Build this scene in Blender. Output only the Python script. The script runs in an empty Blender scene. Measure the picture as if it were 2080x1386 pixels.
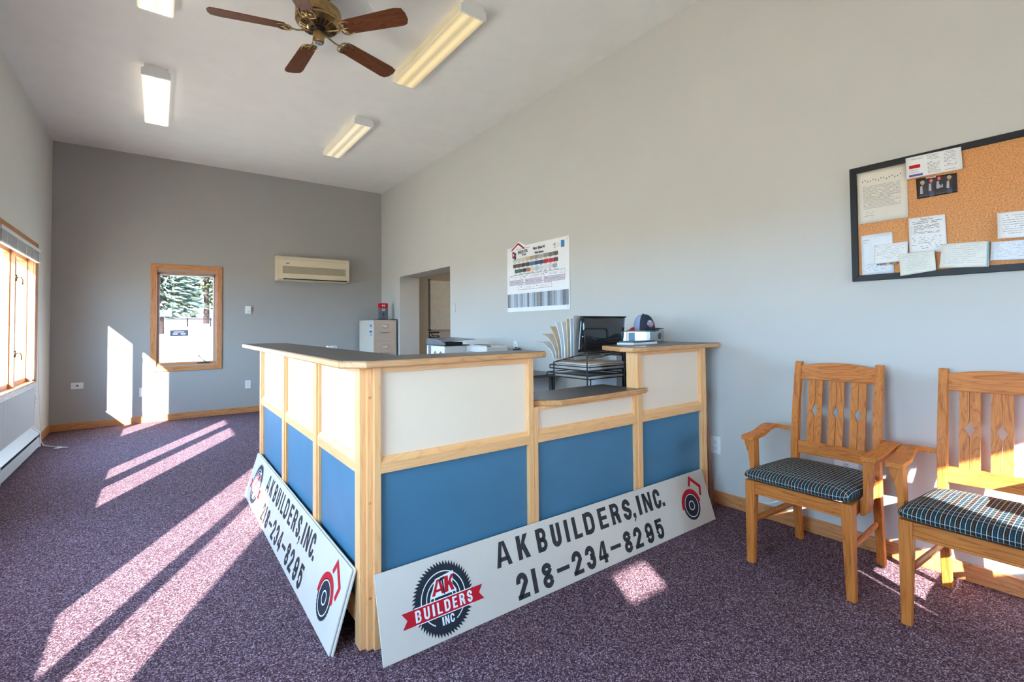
import bpy, math, random
from mathutils import Vector, Matrix
random.seed(7)
R = math.radians
sc = bpy.context.scene
col = sc.collection

# ------------------------------------------------------------------ camera
cam_d = bpy.data.cameras.new('camera'); cam = bpy.data.objects.new('camera', cam_d); col.objects.link(cam)
FPX, YAW, PITCH, ROLL, CY = 971.055, 0.637018, 0.0250644, -0.00936845, 638.34
fw = Vector((math.sin(YAW)*math.cos(PITCH), math.cos(YAW)*math.cos(PITCH), math.sin(PITCH)))
rt = Vector((math.cos(YAW), -math.sin(YAW), 0)); up = rt.cross(fw)
rt2 = rt*math.cos(ROLL) + up*math.sin(ROLL); up2 = rt2.cross(fw)
M = Matrix((rt2, up2, -fw)).transposed().to_4x4(); M.translation = (0, 0, 1.2)
cam.matrix_world = M
cam_d.sensor_width = 36; cam_d.sensor_fit = 'HORIZONTAL'
cam_d.lens = 36*FPX/2080
cam_d.shift_y = -(693-CY)/2080
cam_d.clip_start = 0.02; cam_d.clip_end = 500
sc.camera = cam

# ------------------------------------------------------------------ view, world, sun
sc.view_settings.view_transform = 'Standard'; sc.view_settings.look = 'None'
sc.view_settings.gamma = 1; sc.view_settings.use_curve_mapping = False
sc.view_settings.exposure = 3.42
SKY, SUN = 2.75, 5.0
w = bpy.data.worlds.new('sky'); sc.world = w; w.use_nodes = True
nt = w.node_tree; nt.nodes.clear()
o_ = nt.nodes.new('ShaderNodeOutputWorld'); bg = nt.nodes.new('ShaderNodeBackground')
tc = nt.nodes.new('ShaderNodeTexCoord'); sp = nt.nodes.new('ShaderNodeSeparateXYZ'); cr = nt.nodes.new('ShaderNodeValToRGB')
nt.links.new(tc.outputs['Generated'], sp.inputs[0]); nt.links.new(sp.outputs['Z'], cr.inputs[0])
cr.color_ramp.elements[0].position = 0.0; cr.color_ramp.elements[0].color = (0.43, 0.715, 1.0, 1)
cr.color_ramp.elements[1].position = 0.6; cr.color_ramp.elements[1].color = (0.30, 0.58, 1.0, 1)
e = cr.color_ramp.elements.new(0.22); e.color = (0.42, 0.70, 1.0, 1)
nt.links.new(cr.outputs[0], bg.inputs[0]); bg.inputs[1].default_value = SKY
nt.links.new(bg.outputs[0], o_.inputs[0])
sd = Vector((1, 1.89, -1.0)).normalized()
sl = bpy.data.lights.new('sun', 'SUN'); sl.energy = SUN; sl.angle = R(0.55); sl.color = (1.0, 0.975, 0.95)
so = bpy.data.objects.new('sun', sl); col.objects.link(so); so.location = (-20, -38, 22)
so.rotation_euler = sd.to_track_quat('-Z', 'Y').to_euler()
try:
    sc.cycles.diffuse_bounces = 8; sc.cycles.max_bounces = 14; sc.cycles.transparent_max_bounces = 16
    sc.cycles.sample_clamp_indirect = 6.0
    sc.cycles.caustics_reflective = False; sc.cycles.caustics_refractive = False
except Exception: pass

XL, XR, YF, YB, ZC = -1.03, 3.03, 7.80, -1.60, 3.47
WT = 0.17

def portal(name, loc, rot, sx, sy):
    l = bpy.data.lights.new(name, 'AREA'); l.shape = 'RECTANGLE'; l.size = sx; l.size_y = sy
    l.cycles.is_portal = True
    o = bpy.data.objects.new(name, l); col.objects.link(o); o.location = loc; o.rotation_euler = rot
# daylight portals at the windows (they guide sampling of the sky, they give no light of their own)
LW = [(5.33, 6.83), (2.65, 4.075), (-0.005, 1.47)]       # openings of the three left windows along y
for a, b in LW: portal('window_portal', (XL-WT-.01, (a+b)/2, 1.33), (0, R(-90), 0), 1.25, b-a)
portal('window_portal', (.31, YF+WT+.01, 1.35), (R(-90), 0, 0), .66, 1.25)
portal('window_portal', (1.86, YB-WT-.01, 1.47), (R(90), 0, 0), 1.07, .64)

# ------------------------------------------------------------------ materials
def nodes(name):
    m = bpy.data.materials.new(name); m.use_nodes = True
    t = m.node_tree; b = t.nodes['Principled BSDF']; return m, t, b
def noise(t, scale, detail=3, vec=None, rough=.5, dist=0):
    n = t.nodes.new('ShaderNodeTexNoise'); n.inputs['Scale'].default_value = scale
    n.inputs['Detail'].default_value = detail; n.inputs['Roughness'].default_value = rough
    n.inputs['Distortion'].default_value = dist
    if vec: t.links.new(vec, n.inputs['Vector'])
    return n
def coords(t, scale=(1, 1, 1), rot=(0, 0, 0)):
    c = t.nodes.new('ShaderNodeTexCoord'); mp = t.nodes.new('ShaderNodeMapping')
    mp.inputs['Scale'].default_value = scale; mp.inputs['Rotation'].default_value = rot
    t.links.new(c.outputs['Object'], mp.inputs[0]); return mp.outputs[0]
def ramp(t, fac, stops):
    r = t.nodes.new('ShaderNodeValToRGB'); el = r.color_ramp.elements
    el[0].position, el[0].color = stops[0][0], (*stops[0][1], 1)
    el[1].position, el[1].color = stops[-1][0], (*stops[-1][1], 1)
    for p, c in stops[1:-1]:
        q = el.new(p); q.color = (*c, 1)
    t.links.new(fac, r.inputs[0]); return r.outputs[0]
def bump(t, b, h, strength, dist=.002):
    n = t.nodes.new('ShaderNodeBump'); n.inputs['Strength'].default_value = strength; n.inputs['Distance'].default_value = dist
    t.links.new(h, n.inputs['Height']); t.links.new(n.outputs[0], b.inputs['Normal'])
def mat(name, c, rough=.6, metal=0, var=.05, nscale=12, bmp=0, bscale=80, spec=.5, coat=0):
    m, t, b = nodes(name)
    b.inputs['Roughness'].default_value = rough; b.inputs['Metallic'].default_value = metal
    b.inputs['Specular IOR Level'].default_value = spec; b.inputs['Coat Weight'].default_value = coat
    n = noise(t, nscale, 3, coords(t))
    lo = tuple(max(0, x*(1-var)) for x in c); hi = tuple(min(1, x*(1+var)) for x in c)
    t.links.new(ramp(t, n.outputs['Fac'], [(.3, lo), (.7, hi)]), b.inputs['Base Color'])
    if bmp:
        n2 = noise(t, bscale, 4, coords(t)); bump(t, b, n2.outputs['Fac'], bmp)
    return m
def wood(name, dark, mid, light, axis='x', rough=.42, fine=1.0, coat=.15, contrast=1.0):
    m, t, b = nodes(name)
    k = {'x': (1.2, 11, 11), 'y': (11, 1.2, 11), 'z': (11, 11, 1.2)}[axis]
    k2 = {'x': (6, 170, 170), 'y': (170, 6, 170), 'z': (170, 170, 6)}[axis]
    n1 = noise(t, 1.6*fine, 2, coords(t, k), .55, .6)
    # growth rings: a saw of the slow noise
    mul = t.nodes.new('ShaderNodeMath'); mul.operation = 'MULTIPLY'; mul.inputs[1].default_value = 9
    fr = t.nodes.new('ShaderNodeMath'); fr.operation = 'FRACT'
    t.links.new(n1.outputs['Fac'], mul.inputs[0]); t.links.new(mul.outputs[0], fr.inputs[0])
    n2 = noise(t, 1.0, 3, coords(t, k2), .6)
    c1 = ramp(t, fr.outputs[0], [(0, dark), (.16, mid), (.75, light), (1, mid)])
    c2 = ramp(t, n2.outputs['Fac'], [(.34, tuple(x*(1-.38*contrast) for x in mid)), (.6, light)])
    mx = t.nodes.new('ShaderNodeMix'); mx.data_type = 'RGBA'; mx.inputs[0].default_value = .45
    t.links.new(c1, mx.inputs[6]); t.links.new(c2, mx.inputs[7]); t.links.new(mx.outputs[2], b.inputs['Base Color'])
    b.inputs['Roughness'].default_value = rough; b.inputs['Coat Weight'].default_value = coat; b.inputs['Coat Roughness'].default_value = .3
    b.inputs['Specular IOR Level'].default_value = .22 if coat == 0 else .4
    bump(t, b, n2.outputs['Fac'], .12, .001)
    return m
def emis(name, c, s, band=None):
    m, t, b = nodes(name); b.inputs['Base Color'].default_value = (.8, .8, .78, 1); b.inputs['Roughness'].default_value = .4
    b.inputs['Emission Color'].default_value = (*c, 1); b.inputs['Emission Strength'].default_value = s
    return m, t, b

def srgb(r, g, b_):
    f = lambda v: (v/255/12.92) if v/255 <= .04045 else ((v/255+.055)/1.055)**2.4
    return (f(r), f(g), f(b_))

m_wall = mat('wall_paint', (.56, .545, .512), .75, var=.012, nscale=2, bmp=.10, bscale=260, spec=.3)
m_wallleft = mat('left_wall_lightened', (.68, .665, .61), .75, var=.012, nscale=2, bmp=.10, bscale=260, spec=.3)  # wall paint lightened to make up for the weak light on this wall
m_wallfar = mat('far_wall_grey', (.385, .372, .352), .75, var=.012, nscale=2, bmp=.10, bscale=260, spec=.3)  # darker grey than the right wall
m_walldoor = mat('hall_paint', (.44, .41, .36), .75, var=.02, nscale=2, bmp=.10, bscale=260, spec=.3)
m_ceil = mat('ceiling_paint', (.83, .815, .785), .85, var=.02, nscale=5, bmp=.55, bscale=120, spec=.2)
m_dark = mat('gap_shade_black', (.012, .012, .013), .8)  # black stands in for the shade inside gaps and slots
m_white = mat('white_plastic', (.78, .78, .76), .4, var=.01)
m_offw = mat('off_white_metal', (.72, .74, .72), .4, var=.02)
m_paper = mat('white_paper', (.80, .80, .80), .7, var=.02, nscale=30)
m_paperb = mat('cool_paper', (.74, .78, .84), .7, var=.02, nscale=30)
m_cream_p = mat('cream_paper', (.72, .67, .58), .7, var=.02, nscale=30)
m_manila = mat('manila_card', (.66, .52, .36), .7, var=.06, nscale=30)
m_kraft = mat('kraft_paper', (.42, .28, .19), .7, var=.10, nscale=30)
m_grayp = mat('grey_paper', (.45, .43, .40), .7, var=.05, nscale=30)
m_black = mat('black_metal', (.015, .016, .018), .35, var=.1)
m_blackp = mat('black_plastic', (.02, .021, .024), .5, var=.1)
m_ink = mat('dark_ink', (.035, .034, .038), .7, var=.1)
m_inkt = mat('grey_ink', (.17, .17, .18), .8, var=.1)
m_red = mat('red_print', (.56, .004, .014), .55, var=.03, spec=.25)
m_redd = mat('dark_red_print', (.30, .008, .018), .55, var=.04, spec=.25)
m_wprint = mat('white_print', (.82, .83, .84), .5, var=.02)
m_board = mat('sign_white', (.64, .56, .465), .38, var=.025, nscale=6, bmp=.03, bscale=40)
m_char = mat('sign_charcoal', srgb(36, 38, 46), .55, var=.12, nscale=40, spec=.25)
m_letter = mat('sign_letter', srgb(52, 49, 50), .55, var=.22, nscale=60, spec=.25)
m_lam = mat('slate_laminate', srgb(84, 80, 78), .33, var=.05, nscale=80, spec=.5)
m_cream = mat('pickled_panel', (.90, .70, .51), .5, var=.012, nscale=6)
m_blue = mat('blue_panel', (.064, .185, .285), .42, var=.05, nscale=5)
m_glass, t, b = nodes('window_glass')
t.nodes.remove(b); tr = t.nodes.new('ShaderNodeBsdfTransparent'); gl = t.nodes.new('ShaderNodeBsdfGlossy'); gl.inputs['Roughness'].default_value = .02
mx = t.nodes.new('ShaderNodeMixShader'); lw = t.nodes.new('ShaderNodeLayerWeight'); lw.inputs[0].default_value = .5
pw = t.nodes.new('ShaderNodeMath'); pw.operation = 'POWER'; pw.inputs[1].default_value = 5; t.links.new(lw.outputs['Facing'], pw.inputs[0])
pa_ = t.nodes.new('ShaderNodeMath'); pa_.operation = 'MULTIPLY_ADD'; pa_.inputs[1].default_value = .6; pa_.inputs[2].default_value = .04; t.links.new(pw.outputs[0], pa_.inputs[0])
t.links.new(pa_.outputs[0], mx.inputs[0]); t.links.new(tr.outputs[0], mx.inputs[1]); t.links.new(gl.outputs[0], mx.inputs[2])
t.links.new(mx.outputs[0], t.nodes['Material Output'].inputs[0])
# woods
MAPLE = ((.72, .33, .12), (.90, .44, .17), (.93, .51, .22))
w_mz = wood('maple_upright', *MAPLE, 'z', .4, .8, .2, .25)
w_mx = wood('maple_cross', *MAPLE, 'x', .4, .8, .2, .25)
w_my = wood('maple_deep', *MAPLE, 'y', .4, .8, .2, .25)
EDGE = ((.36, .13, .04), (.62, .28, .10), (.72, .36, .14))
w_ex = wood('oak_edge_cross', *EDGE, 'x', .35, 1, .3, .4)
w_ey = wood('oak_edge_deep', *EDGE, 'y', .35, 1, .3, .4)
OAK = ((.24, .07, .02), (.54, .205, .07), (.66, .285, .105))
w_ox = wood('oak_trim_cross', *OAK, 'x', .4, 1, .2)
w_oy = wood('oak_trim_deep', *OAK, 'y', .4, 1, .2)
w_oz = wood('oak_trim_upright', *OAK, 'z', .4, 1, .2)
PALE = ((.30, .25, .20), (.62, .56, .50), (.70, .65, .60))
w_sill = wood('bleached_sill', *PALE, 'y', .5, 1.4, .1)
CH = ((.20, .042, .007), (.52, .145, .024), (.64, .215, .045))
w_cx = wood('chair_wood_deep', *CH, 'x', .46, .9, .0, .6)
w_cy = wood('chair_wood_cross', *CH, 'y', .46, .9, .0, .6)
w_cz = wood('chair_wood_upright', *CH, 'z', .46, .9, .0, .6)
BL = ((.030, .008, .003), (.115, .034, .013), (.19, .065, .026))
w_blade = wood('walnut_blade', *BL, 'x', .42, 1.5, 0, .9)
CHR = ((.10, .028, .018), (.26, .09, .05), (.36, .15, .09))
w_red = wood('cherry_board', *CHR, 'z', .4, 1, .2)
m_brass = mat('antique_brass', (.40, .27, .12), .28, 1.0, .25, 30)
m_brassd = mat('dark_brass', (.16, .10, .05), .35, 1.0, .4, 30)
m_steel = mat('brushed_steel', (.62, .63, .65), .3, 1.0, .1, 40)
m_tin = mat('galvanised_tin', (.52, .57, .60), .26, 1.0, .15, 60)
m_beige = mat('beige_enamel', (.60, .47, .375), .45, var=.02)
m_beigel = mat('pale_putty_enamel', (.66, .61, .53), .5, var=.02)
m_ac = mat('aged_ivory_plastic', (.74, .63, .45), .45, var=.02)
m_acd = mat('ivory_grille', (.44, .38, .27), .6, var=.06, nscale=200)
# carpet
m_carpet, t, b = nodes('purple_loop_carpet')
cc = coords(t)
nA = t.nodes.new('ShaderNodeTexVoronoi'); nA.inputs['Scale'].default_value = 250; t.links.new(cc, nA.inputs['Vector']); nB = noise(t, 3.0, 3, cc); nC = noise(t, 520, 2, cc, .6)
nS = noise(t, 1, 3, coords(t, (110, 330, 1), (0, 0, R(25))), .7)
ad = t.nodes.new('ShaderNodeMix'); ad.data_type = 'FLOAT'; ad.inputs[0].default_value = .35
sv_ = t.nodes.new('ShaderNodeSeparateColor'); t.links.new(nA.outputs['Color'], sv_.inputs[0]); t.links.new(sv_.outputs[0], ad.inputs[2]); t.links.new(nS.outputs['Fac'], ad.inputs[3])
base = ramp(t, ad.outputs[0], [(.16, srgb(46, 28, 33)), (.42, srgb(80, 56, 62)), (.66, srgb(116, 91, 98)), (.90, srgb(200, 178, 184))])
tint = ramp(t, nB.outputs['Fac'], [(.3, (.92, .90, .96)), (.7, (1.0, .96, 1.0))])
mm = t.nodes.new('ShaderNodeMix'); mm.data_type = 'RGBA'; mm.blend_type = 'MULTIPLY'; mm.inputs[0].default_value = 1
t.links.new(base, mm.inputs[6]); t.links.new(tint, mm.inputs[7]); t.links.new(mm.outputs[2], b.inputs['Base Color'])
b.inputs['Roughness'].default_value = .95; b.inputs['Specular IOR Level'].default_value = .15
bump(t, b, nC.outputs['Fac'], .6, .004)
# cork
m_cork, t, b = nodes('cork')
n1 = noise(t, 170, 3, coords(t), .7); n2 = noise(t, 6, 2, coords(t))
t.links.new(ramp(t, n1.outputs['Fac'], [(.30, (.38, .15, .05)), (.48, (.65, .29, .11)), (.7, (.80, .41, .18))]), b.inputs['Base Color'])
b.inputs['Roughness'].default_value = .9; bump(t, b, n1.outputs['Fac'], .4, .002)
# seat fabric: cream pinstripes over brown and teal warp
m_fab, t, b = nodes('striped_seat_fabric')
c0 = t.nodes.new('ShaderNodeTexCoord'); s0 = t.nodes.new('ShaderNodeSeparateXYZ'); t.links.new(c0.outputs['Object'], s0.inputs[0])
def mth(op, a, v=None, v2=None):
    n = t.nodes.new('ShaderNodeMath'); n.operation = op
    if isinstance(a, (int, float)): n.inputs[0].default_value = a
    else: t.links.new(a, n.inputs[0])
    if v is not None:
        if isinstance(v, (int, float)): n.inputs[1].default_value = v
        else: t.links.new(v, n.inputs[1])
    return n.outputs[0]
per = .0140
f1 = mth('FRACT', mth('MULTIPLY', s0.outputs['Y'], 1/per))
line = mth('LESS_THAN', f1, .14)
f3 = mth('FRACT', mth('MULTIPLY', s0.outputs['Y'], 1/(3*per)))
basec = ramp(t, f3, [(0, (.024, .012, .010)), (.333, (.024, .012, .010)), (.334, (.010, .025, .028)), (.666, (.010, .025, .028)), (.667, (.004, .027, .045)), (1, (.004, .027, .045))])
t.nodes[-1].color_ramp.interpolation = 'CONSTANT'
# fine cross threads
dist = mth('ADD', mth('ABSOLUTE', s0.outputs['X']), mth('MULTIPLY', s0.outputs['Z'], 1.0))
g1 = mth('LESS_THAN', mth('FRACT', mth('MULTIPLY', mth('SUBTRACT', s0.outputs['Z'], mth('MULTIPLY', s0.outputs['X'], .6)), 1/.017)), .10)
g2 = mth('LESS_THAN', mth('FRACT', mth('MULTIPLY', s0.outputs['Z'], 1/.004)), .35)
dots = mth('MULTIPLY', mth('LESS_THAN', mth('ABSOLUTE', mth('SUBTRACT', f1, .6)), .16), g2)
mA = t.nodes.new('ShaderNodeMix'); mA.data_type = 'RGBA'; t.links.new(basec, mA.inputs[6]); mA.inputs[7].default_value = (.10, .15, .16, 1)
t.links.new(mth('MULTIPLY', dots, .45), mA.inputs[0])
mB = t.nodes.new('ShaderNodeMix'); mB.data_type = 'RGBA'; t.links.new(mA.outputs[2], mB.inputs[6]); mB.inputs[7].default_value = (.42, .42, .38, 1)
t.links.new(mth('MULTIPLY', g1, .6), mB.inputs[0])
mC = t.nodes.new('ShaderNodeMix'); mC.data_type = 'RGBA'; t.links.new(mB.outputs[2], mC.inputs[6]); mC.inputs[7].default_value = (.50, .46, .40, 1)
t.links.new(line, mC.inputs[0]); t.links.new(mC.outputs[2], b.inputs['Base Color'])
b.inputs['Roughness'].default_value = .9; b.inputs['Specular IOR Level'].default_value = .2
nF = noise(t, 600, 2, coords(t)); bump(t, b, nF.outputs['Fac'], .4, .001)

# ------------------------------------------------------------------ mesh helpers
class MB:
    def __init__(s): s.v = []; s.f = []
    def add(s, vs, fs):
        k = len(s.v); s.v += [tuple(p) for p in vs]; s.f += [tuple(i+k for i in f) for f in fs]; return s
    def box(s, x0, x1, y0, y1, z0, z1):
        return s.hexa([(x0, y0, z0), (x1, y0, z0), (x1, y1, z0), (x0, y1, z0), (x0, y0, z1), (x1, y0, z1), (x1, y1, z1), (x0, y1, z1)])
    def hexa(s, p):
        return s.add(p, [(3, 2, 1, 0), (4, 5, 6, 7), (0, 1, 5, 4), (1, 2, 6, 5), (2, 3, 7, 6), (3, 0, 4, 7)])
    def prism(s, poly, axis, a, b_):
        n = len(poly)
        def P(q, h):
            return {'x': (h, q[0], q[1]), 'y': (q[0], h, q[1]), 'z': (q[0], q[1], h)}[axis]
        vs = [P(q, a) for q in poly]+[P(q, b_) for q in poly]
        fs = [tuple(range(n-1, -1, -1)), tuple(range(n, 2*n))]+[(i, (i+1) % n, n+(i+1) % n, n+i) for i in range(n)]
        return s.add(vs, fs)
    def loft(s, rings, cap=True, closed=True):
        n = len(rings[0]); vs = [p for r in rings for p in r]; fs = []
        for k in range(len(rings)-1):
            for i in range(n if closed else n-1):
                j = (i+1) % n; fs.append((k*n+i, k*n+j, (k+1)*n+j, (k+1)*n+i))
        if cap and closed:
            fs.append(tuple(range(n-1, -1, -1))); fs.append(tuple((len(rings)-1)*n+i for i in range(n)))
        return s.add(vs, fs)
    def tube(s, pts, r, n=8, closed=False):
        pts = [Vector(p) for p in pts]; rings = []
        m = len(pts); prev = None
        for i, p in enumerate(pts):
            if closed: d = pts[(i+1) % m]-pts[i-1]
            else: d = pts[min(i+1, m-1)]-pts[max(i-1, 0)]
            d.normalize()
            a = prev if prev is not None else (Vector((0, 0, 1)) if abs(d.z) < .9 else Vector((1, 0, 0)))
            u = (a-d*a.dot(d)); u.normalize(); prev = u; v_ = d.cross(u)
            rr = r[i] if isinstance(r, (list, tuple)) else r
            rings.append([p+(u*math.cos(2*math.pi*k/n)+v_*math.sin(2*math.pi*k/n))*rr for k in range(n)])
        if closed: rings.append(rings[0]); return s.loft(rings, cap=False)
        return s.loft(rings)
    def lathe(s, prof, c, n=32, axis='z'):
        rings = []
        for r, h in prof:
            ring = []
            for k in range(n):
                a = 2*math.pi*k/n
                q = (r*math.cos(a), r*math.sin(a), h)
                if axis == 'x': q = (h, q[0], q[1])
                if axis == 'y': q = (q[0], h, q[1])
                ring.append((c[0]+q[0], c[1]+q[1], c[2]+q[2]))
            rings.append(ring)
        return s.loft(rings)
    def flat(s, poly, fr):
        # poly of (u,v) on a frame fr = (origin, U, V, N, lift)
        o, U, V, N, l = fr
        return s.add([o+U*u+V*v+N*l for u, v in poly], [tuple(range(len(poly)))])
    def build(s, name, m, parent=None, bev=0, smooth=False, seg=2):
        me = bpy.data.meshes.new(name); me.from_pydata(s.v, [], s.f); me.update()
        ob = bpy.data.objects.new(name, me); col.objects.link(ob); me.materials.append(m)
        if parent is not None: ob.parent = parent; ob.matrix_parent_inverse = parent.matrix_world.inverted()
        if bev:
            bm_ = ob.modifiers.new('bevel', 'BEVEL'); bm_.width = bev; bm_.segments = seg; bm_.limit_method = 'ANGLE'; bm_.angle_limit = R(35)
            try: bm_.harden_normals = False
            except Exception: pass
        if smooth:
            for p in me.polygons: p.use_smooth = True
        return ob
def tag(o, label=None, cat=None, group=None, kind=None):
    if label: o['label'] = label
    if cat: o['category'] = cat
    if group: o['group'] = group
    if kind: o['kind'] = kind
    return o
def empty(name, loc, label=None, cat=None, group=None):
    o = bpy.data.objects.new(name, None); col.objects.link(o); o.location = loc; o.empty_display_size = .05
    o.matrix_world = Matrix.Translation(loc)
    return tag(o, label, cat, group)
def struct(o, label=None, cat=None):
    o['kind'] = 'structure'; return tag(o, label, cat)
def frame(o, U, V, N=None, lift=.0006):
    U = Vector(U).normalized(); V = Vector(V).normalized()
    N = Vector(N).normalized() if N else U.cross(V)
    return (Vector(o), U, V, N, lift)
def lifted(fr, l): return (fr[0], fr[1], fr[2], fr[3], l)
def holes_wall(name, axis, a0, a1, u0, u1, v0, v1, holes, m, label):
    """solid wall between a0 and a1 across `axis`, u along, v up, with rectangular openings"""
    us = sorted({u0, u1}|{h for q in holes for h in q[:2]}); vs = sorted({v0, v1}|{h for q in holes for h in q[2:]})
    b_ = MB()
    for i in range(len(us)-1):
        for j in range(len(vs)-1):
            cu, cv = (us[i]+us[i+1])/2, (vs[j]+vs[j+1])/2
            if any(q[0] < cu < q[1] and q[2] < cv < q[3] for q in holes): continue
            if axis == 'x': b_.box(a0, a1, us[i], us[i+1], vs[j], vs[j+1])
            else: b_.box(us[i], us[i+1], a0, a1, vs[j], vs[j+1])
    return struct(b_.build(name, m), label, 'wall')

# ------------------------------------------------------------------ lettering
def strip(pts, t_):
    """thick polyline -> quads"""
    P = [Vector((*p, 0)) for p in pts]; n = len(P); L = []; Rr = []
    for i in range(n):
        d0 = (P[i]-P[i-1]).normalized() if i else None
        d1 = (P[i+1]-P[i]).normalized() if i < n-1 else None
        if d0 is None: d0 = d1
        if d1 is None: d1 = d0
        n0 = Vector((-d0.y, d0.x, 0)); n1 = Vector((-d1.y, d1.x, 0)); nn = (n0+n1).normalized()
        k = t_/2/max(.35, nn.dot(n0)); L.append(P[i]+nn*k); Rr.append(P[i]-nn*k)
    return [[(L[i].x, L[i].y), (Rr[i].x, Rr[i].y), (Rr[i+1].x, Rr[i+1].y), (L[i+1].x, L[i+1].y)] for i in range(n-1)]
def arc(cx, cy, rx, ry, a0, a1, n=8):
    return [(cx+rx*math.cos(R(a0+(a1-a0)*i/n)), cy+ry*math.sin(R(a0+(a1-a0)*i/n))) for i in range(n+1)]
def glyph(c, w_, t_=.23):
    """polygons of a heavy condensed letter, height 1, width w_"""
    h = t_/2; r = w_/2-h; ry = min(r*1.15, .26); Rc = lambda x0, x1, y0, y1: [(x0, y0), (x1, y0), (x1, y1), (x0, y1)]
    S = Rc(0, t_, 0, 1); tb = t_*.78; hb = tb/2
    if c == 'A': return [[(0, 0), (t_*.95, 0), (w_/2+.03, 1), (w_/2-.14, 1)], [(w_-t_*.95, 0), (w_, 0), (w_/2+.14, 1), (w_/2-.03, 1)], [(.18*w_, .2), (.82*w_, .2), (.75*w_, .37), (.25*w_, .37)]]
    if c == 'K': return [S, [(t_*.9, .30), (t_*.9, .56), (w_-.27, 1), (w_, 1)], [(w_-.25, 0), (w_, 0), (t_+.20, .66), (t_+.02, .48)]]
    if c in 'I1': return [Rc(0, w_, 0, 1)]
    if c == 'L': return [S, Rc(t_, w_, 0, tb)]
    if c == 'E': return [S, Rc(t_, w_, 0, tb), Rc(t_, w_*.94, .5-hb, .5+hb), Rc(t_, w_, 1-tb, 1)]
    if c == 'F': return [S, Rc(t_, w_*.94, .5-hb, .5+hb), Rc(t_, w_, 1-tb, 1)]
    if c == 'T': return [Rc(w_/2-h, w_/2+h, 0, 1), Rc(0, w_, 1-tb, 1)]
    if c == 'N': return [Rc(0, t_*.9, 0, 1), Rc(w_-t_*.9, w_, 0, 1), [(w_-t_*1.05, 0), (w_-t_*.1, 0), (t_*1.05, 1), (t_*.1, 1)]]
    if c == '-': return [Rc(0, w_, .42, .42+tb)]
    if c == '.': return [Rc(0, w_, 0, .17)]
    if c == ',': return [Rc(0, w_, .0, .17), [(w_*.45, 0), (w_, 0), (w_*.35, -.18), (w_*.05, -.16)]]
    if c == '4': return [Rc(w_*.5, w_*.5+t_, 0, 1), Rc(0, w_, .19, .19+tb), [(0, .2), (t_*.7, .3), (w_*.62, 1), (w_*.5, 1), (0, .36)]]
    if c == 'U': return strip([(h, 1), (h, ry+hb)]+arc(w_/2, ry+hb, r, ry, 180, 360)[1:]+[(w_-h, 1)], t_)
    if c == 'C': return strip([(w_-h, .62), (w_-h, 1-ry-hb)]+arc(w_/2, 1-ry-hb, r, ry, 0, 180)[1:]+[(h, ry+hb)]+arc(w_/2, ry+hb, r, ry, 180, 360)[1:]+[(w_-h, .38)], t_)
    if c == 'D': return [S]+strip([(t_*.8, 1-hb), (w_/2, 1-hb)]+arc(w_/2, 1-ry-hb, r, ry, 90, 0)[1:]+arc(w_/2, ry+hb, r, ry, 0, -90)+[(t_*.8, hb)], t_*.95)
    if c == 'B': 
        q = (1-2*hb)/4
        return [S]+strip([(t_*.8, 1-hb), (w_/2, 1-hb)]+arc(w_/2, 1-hb-q, r*.92, q, 90, -90, 8)[1:]+[(t_*.8, .5)], t_*.85)+strip([(t_*.8, .5), (w_/2, .5)]+arc(w_/2, hb+q, r, q, 90, -90, 8)[1:]+[(t_*.8, hb)], t_*.85)
    if c in 'RP':
        q = (1-2*hb)/4
        o = [S]+strip([(t_*.8, 1-hb), (w_/2, 1-hb)]+arc(w_/2, 1-hb-q, r*.95, q, 90, -90, 8)[1:]+[(t_*.8, .5)], t_*.85)
        return o+([[(w_-t_*.98, 0), (w_, 0), (w_-.06, .46), (w_*.42, .46)]] if c == 'R' else [])
    if c == 'S': return strip([(w_-h, .66), (w_-h, 1-ry-hb)]+arc(w_/2, 1-ry-hb, r, ry, 0, 180)[1:]+[(h, .66), (h+.05, .58), (w_-h-.05, .42), (w_-h, .34), (w_-h, ry+hb)]+arc(w_/2, ry+hb, r, ry, 0, -180)[1:]+[(h, .34)], t_)
    if c == '2': return strip([(h, .62), (h, 1-ry-hb)]+arc(w_/2, 1-ry-hb, r, ry, 180, 0)[1:]+[(w_-h, .62), (h+.03, .12), (h+.02, .05)], t_)+[Rc(0, w_, 0, tb)]
    if c == '3': return strip([(h, .66), (h, 1-ry-hb)]+arc(w_/2, 1-ry-hb, r, ry, 180, 0)[1:]+[(w_-h, .62), (w_/2+.02, .52)], t_)+strip([(w_/2, .52), (w_-h, .42), (w_-h, ry+hb)]+arc(w_/2, ry+hb, r, ry, 0, -180)[1:]+[(h, .34)], t_)
    if c == '8':
        return strip(arc(w_/2, .755, r*.93, .245-hb, 0, 360, 16), t_*.92)+strip(arc(w_/2, .27, r, .27-hb, 0, 360, 16), t_*.92)
    if c == '9': return strip(arc(w_/2, .68, r, .32-hb, 0, 360, 16), t_*.92)+strip([(w_-h, .68), (w_-h, ry+hb)]+arc(w_/2, ry+hb, r, ry, 0, -180)[1:]+[(h, .32)], t_*.95)
    if c == '5': return [Rc(.03, w_*.95, 1-tb, 1), Rc(.03, t_, .50, 1)]+strip([(h, .50), (h+.06, .60), (w_/2, .64)]+arc(w_/2, .64-ry, r, ry, 90, 0)[1:]+[(w_-h, ry+hb)]+arc(w_/2, ry+hb, r, ry, 0, -180)[1:]+[(h, .32)], t_*.95)
    return []
def put_glyph(b_, c, u0, u1, v0, hgt, fr, t_=.23, skew=0):
    w_ = (u1-u0)/hgt
    for p in glyph(c, w_, t_ if c not in 'I1' else w_): b_.flat([(u0+x*hgt+skew*y*hgt, v0+y*hgt) for x, y in p], fr)
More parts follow.
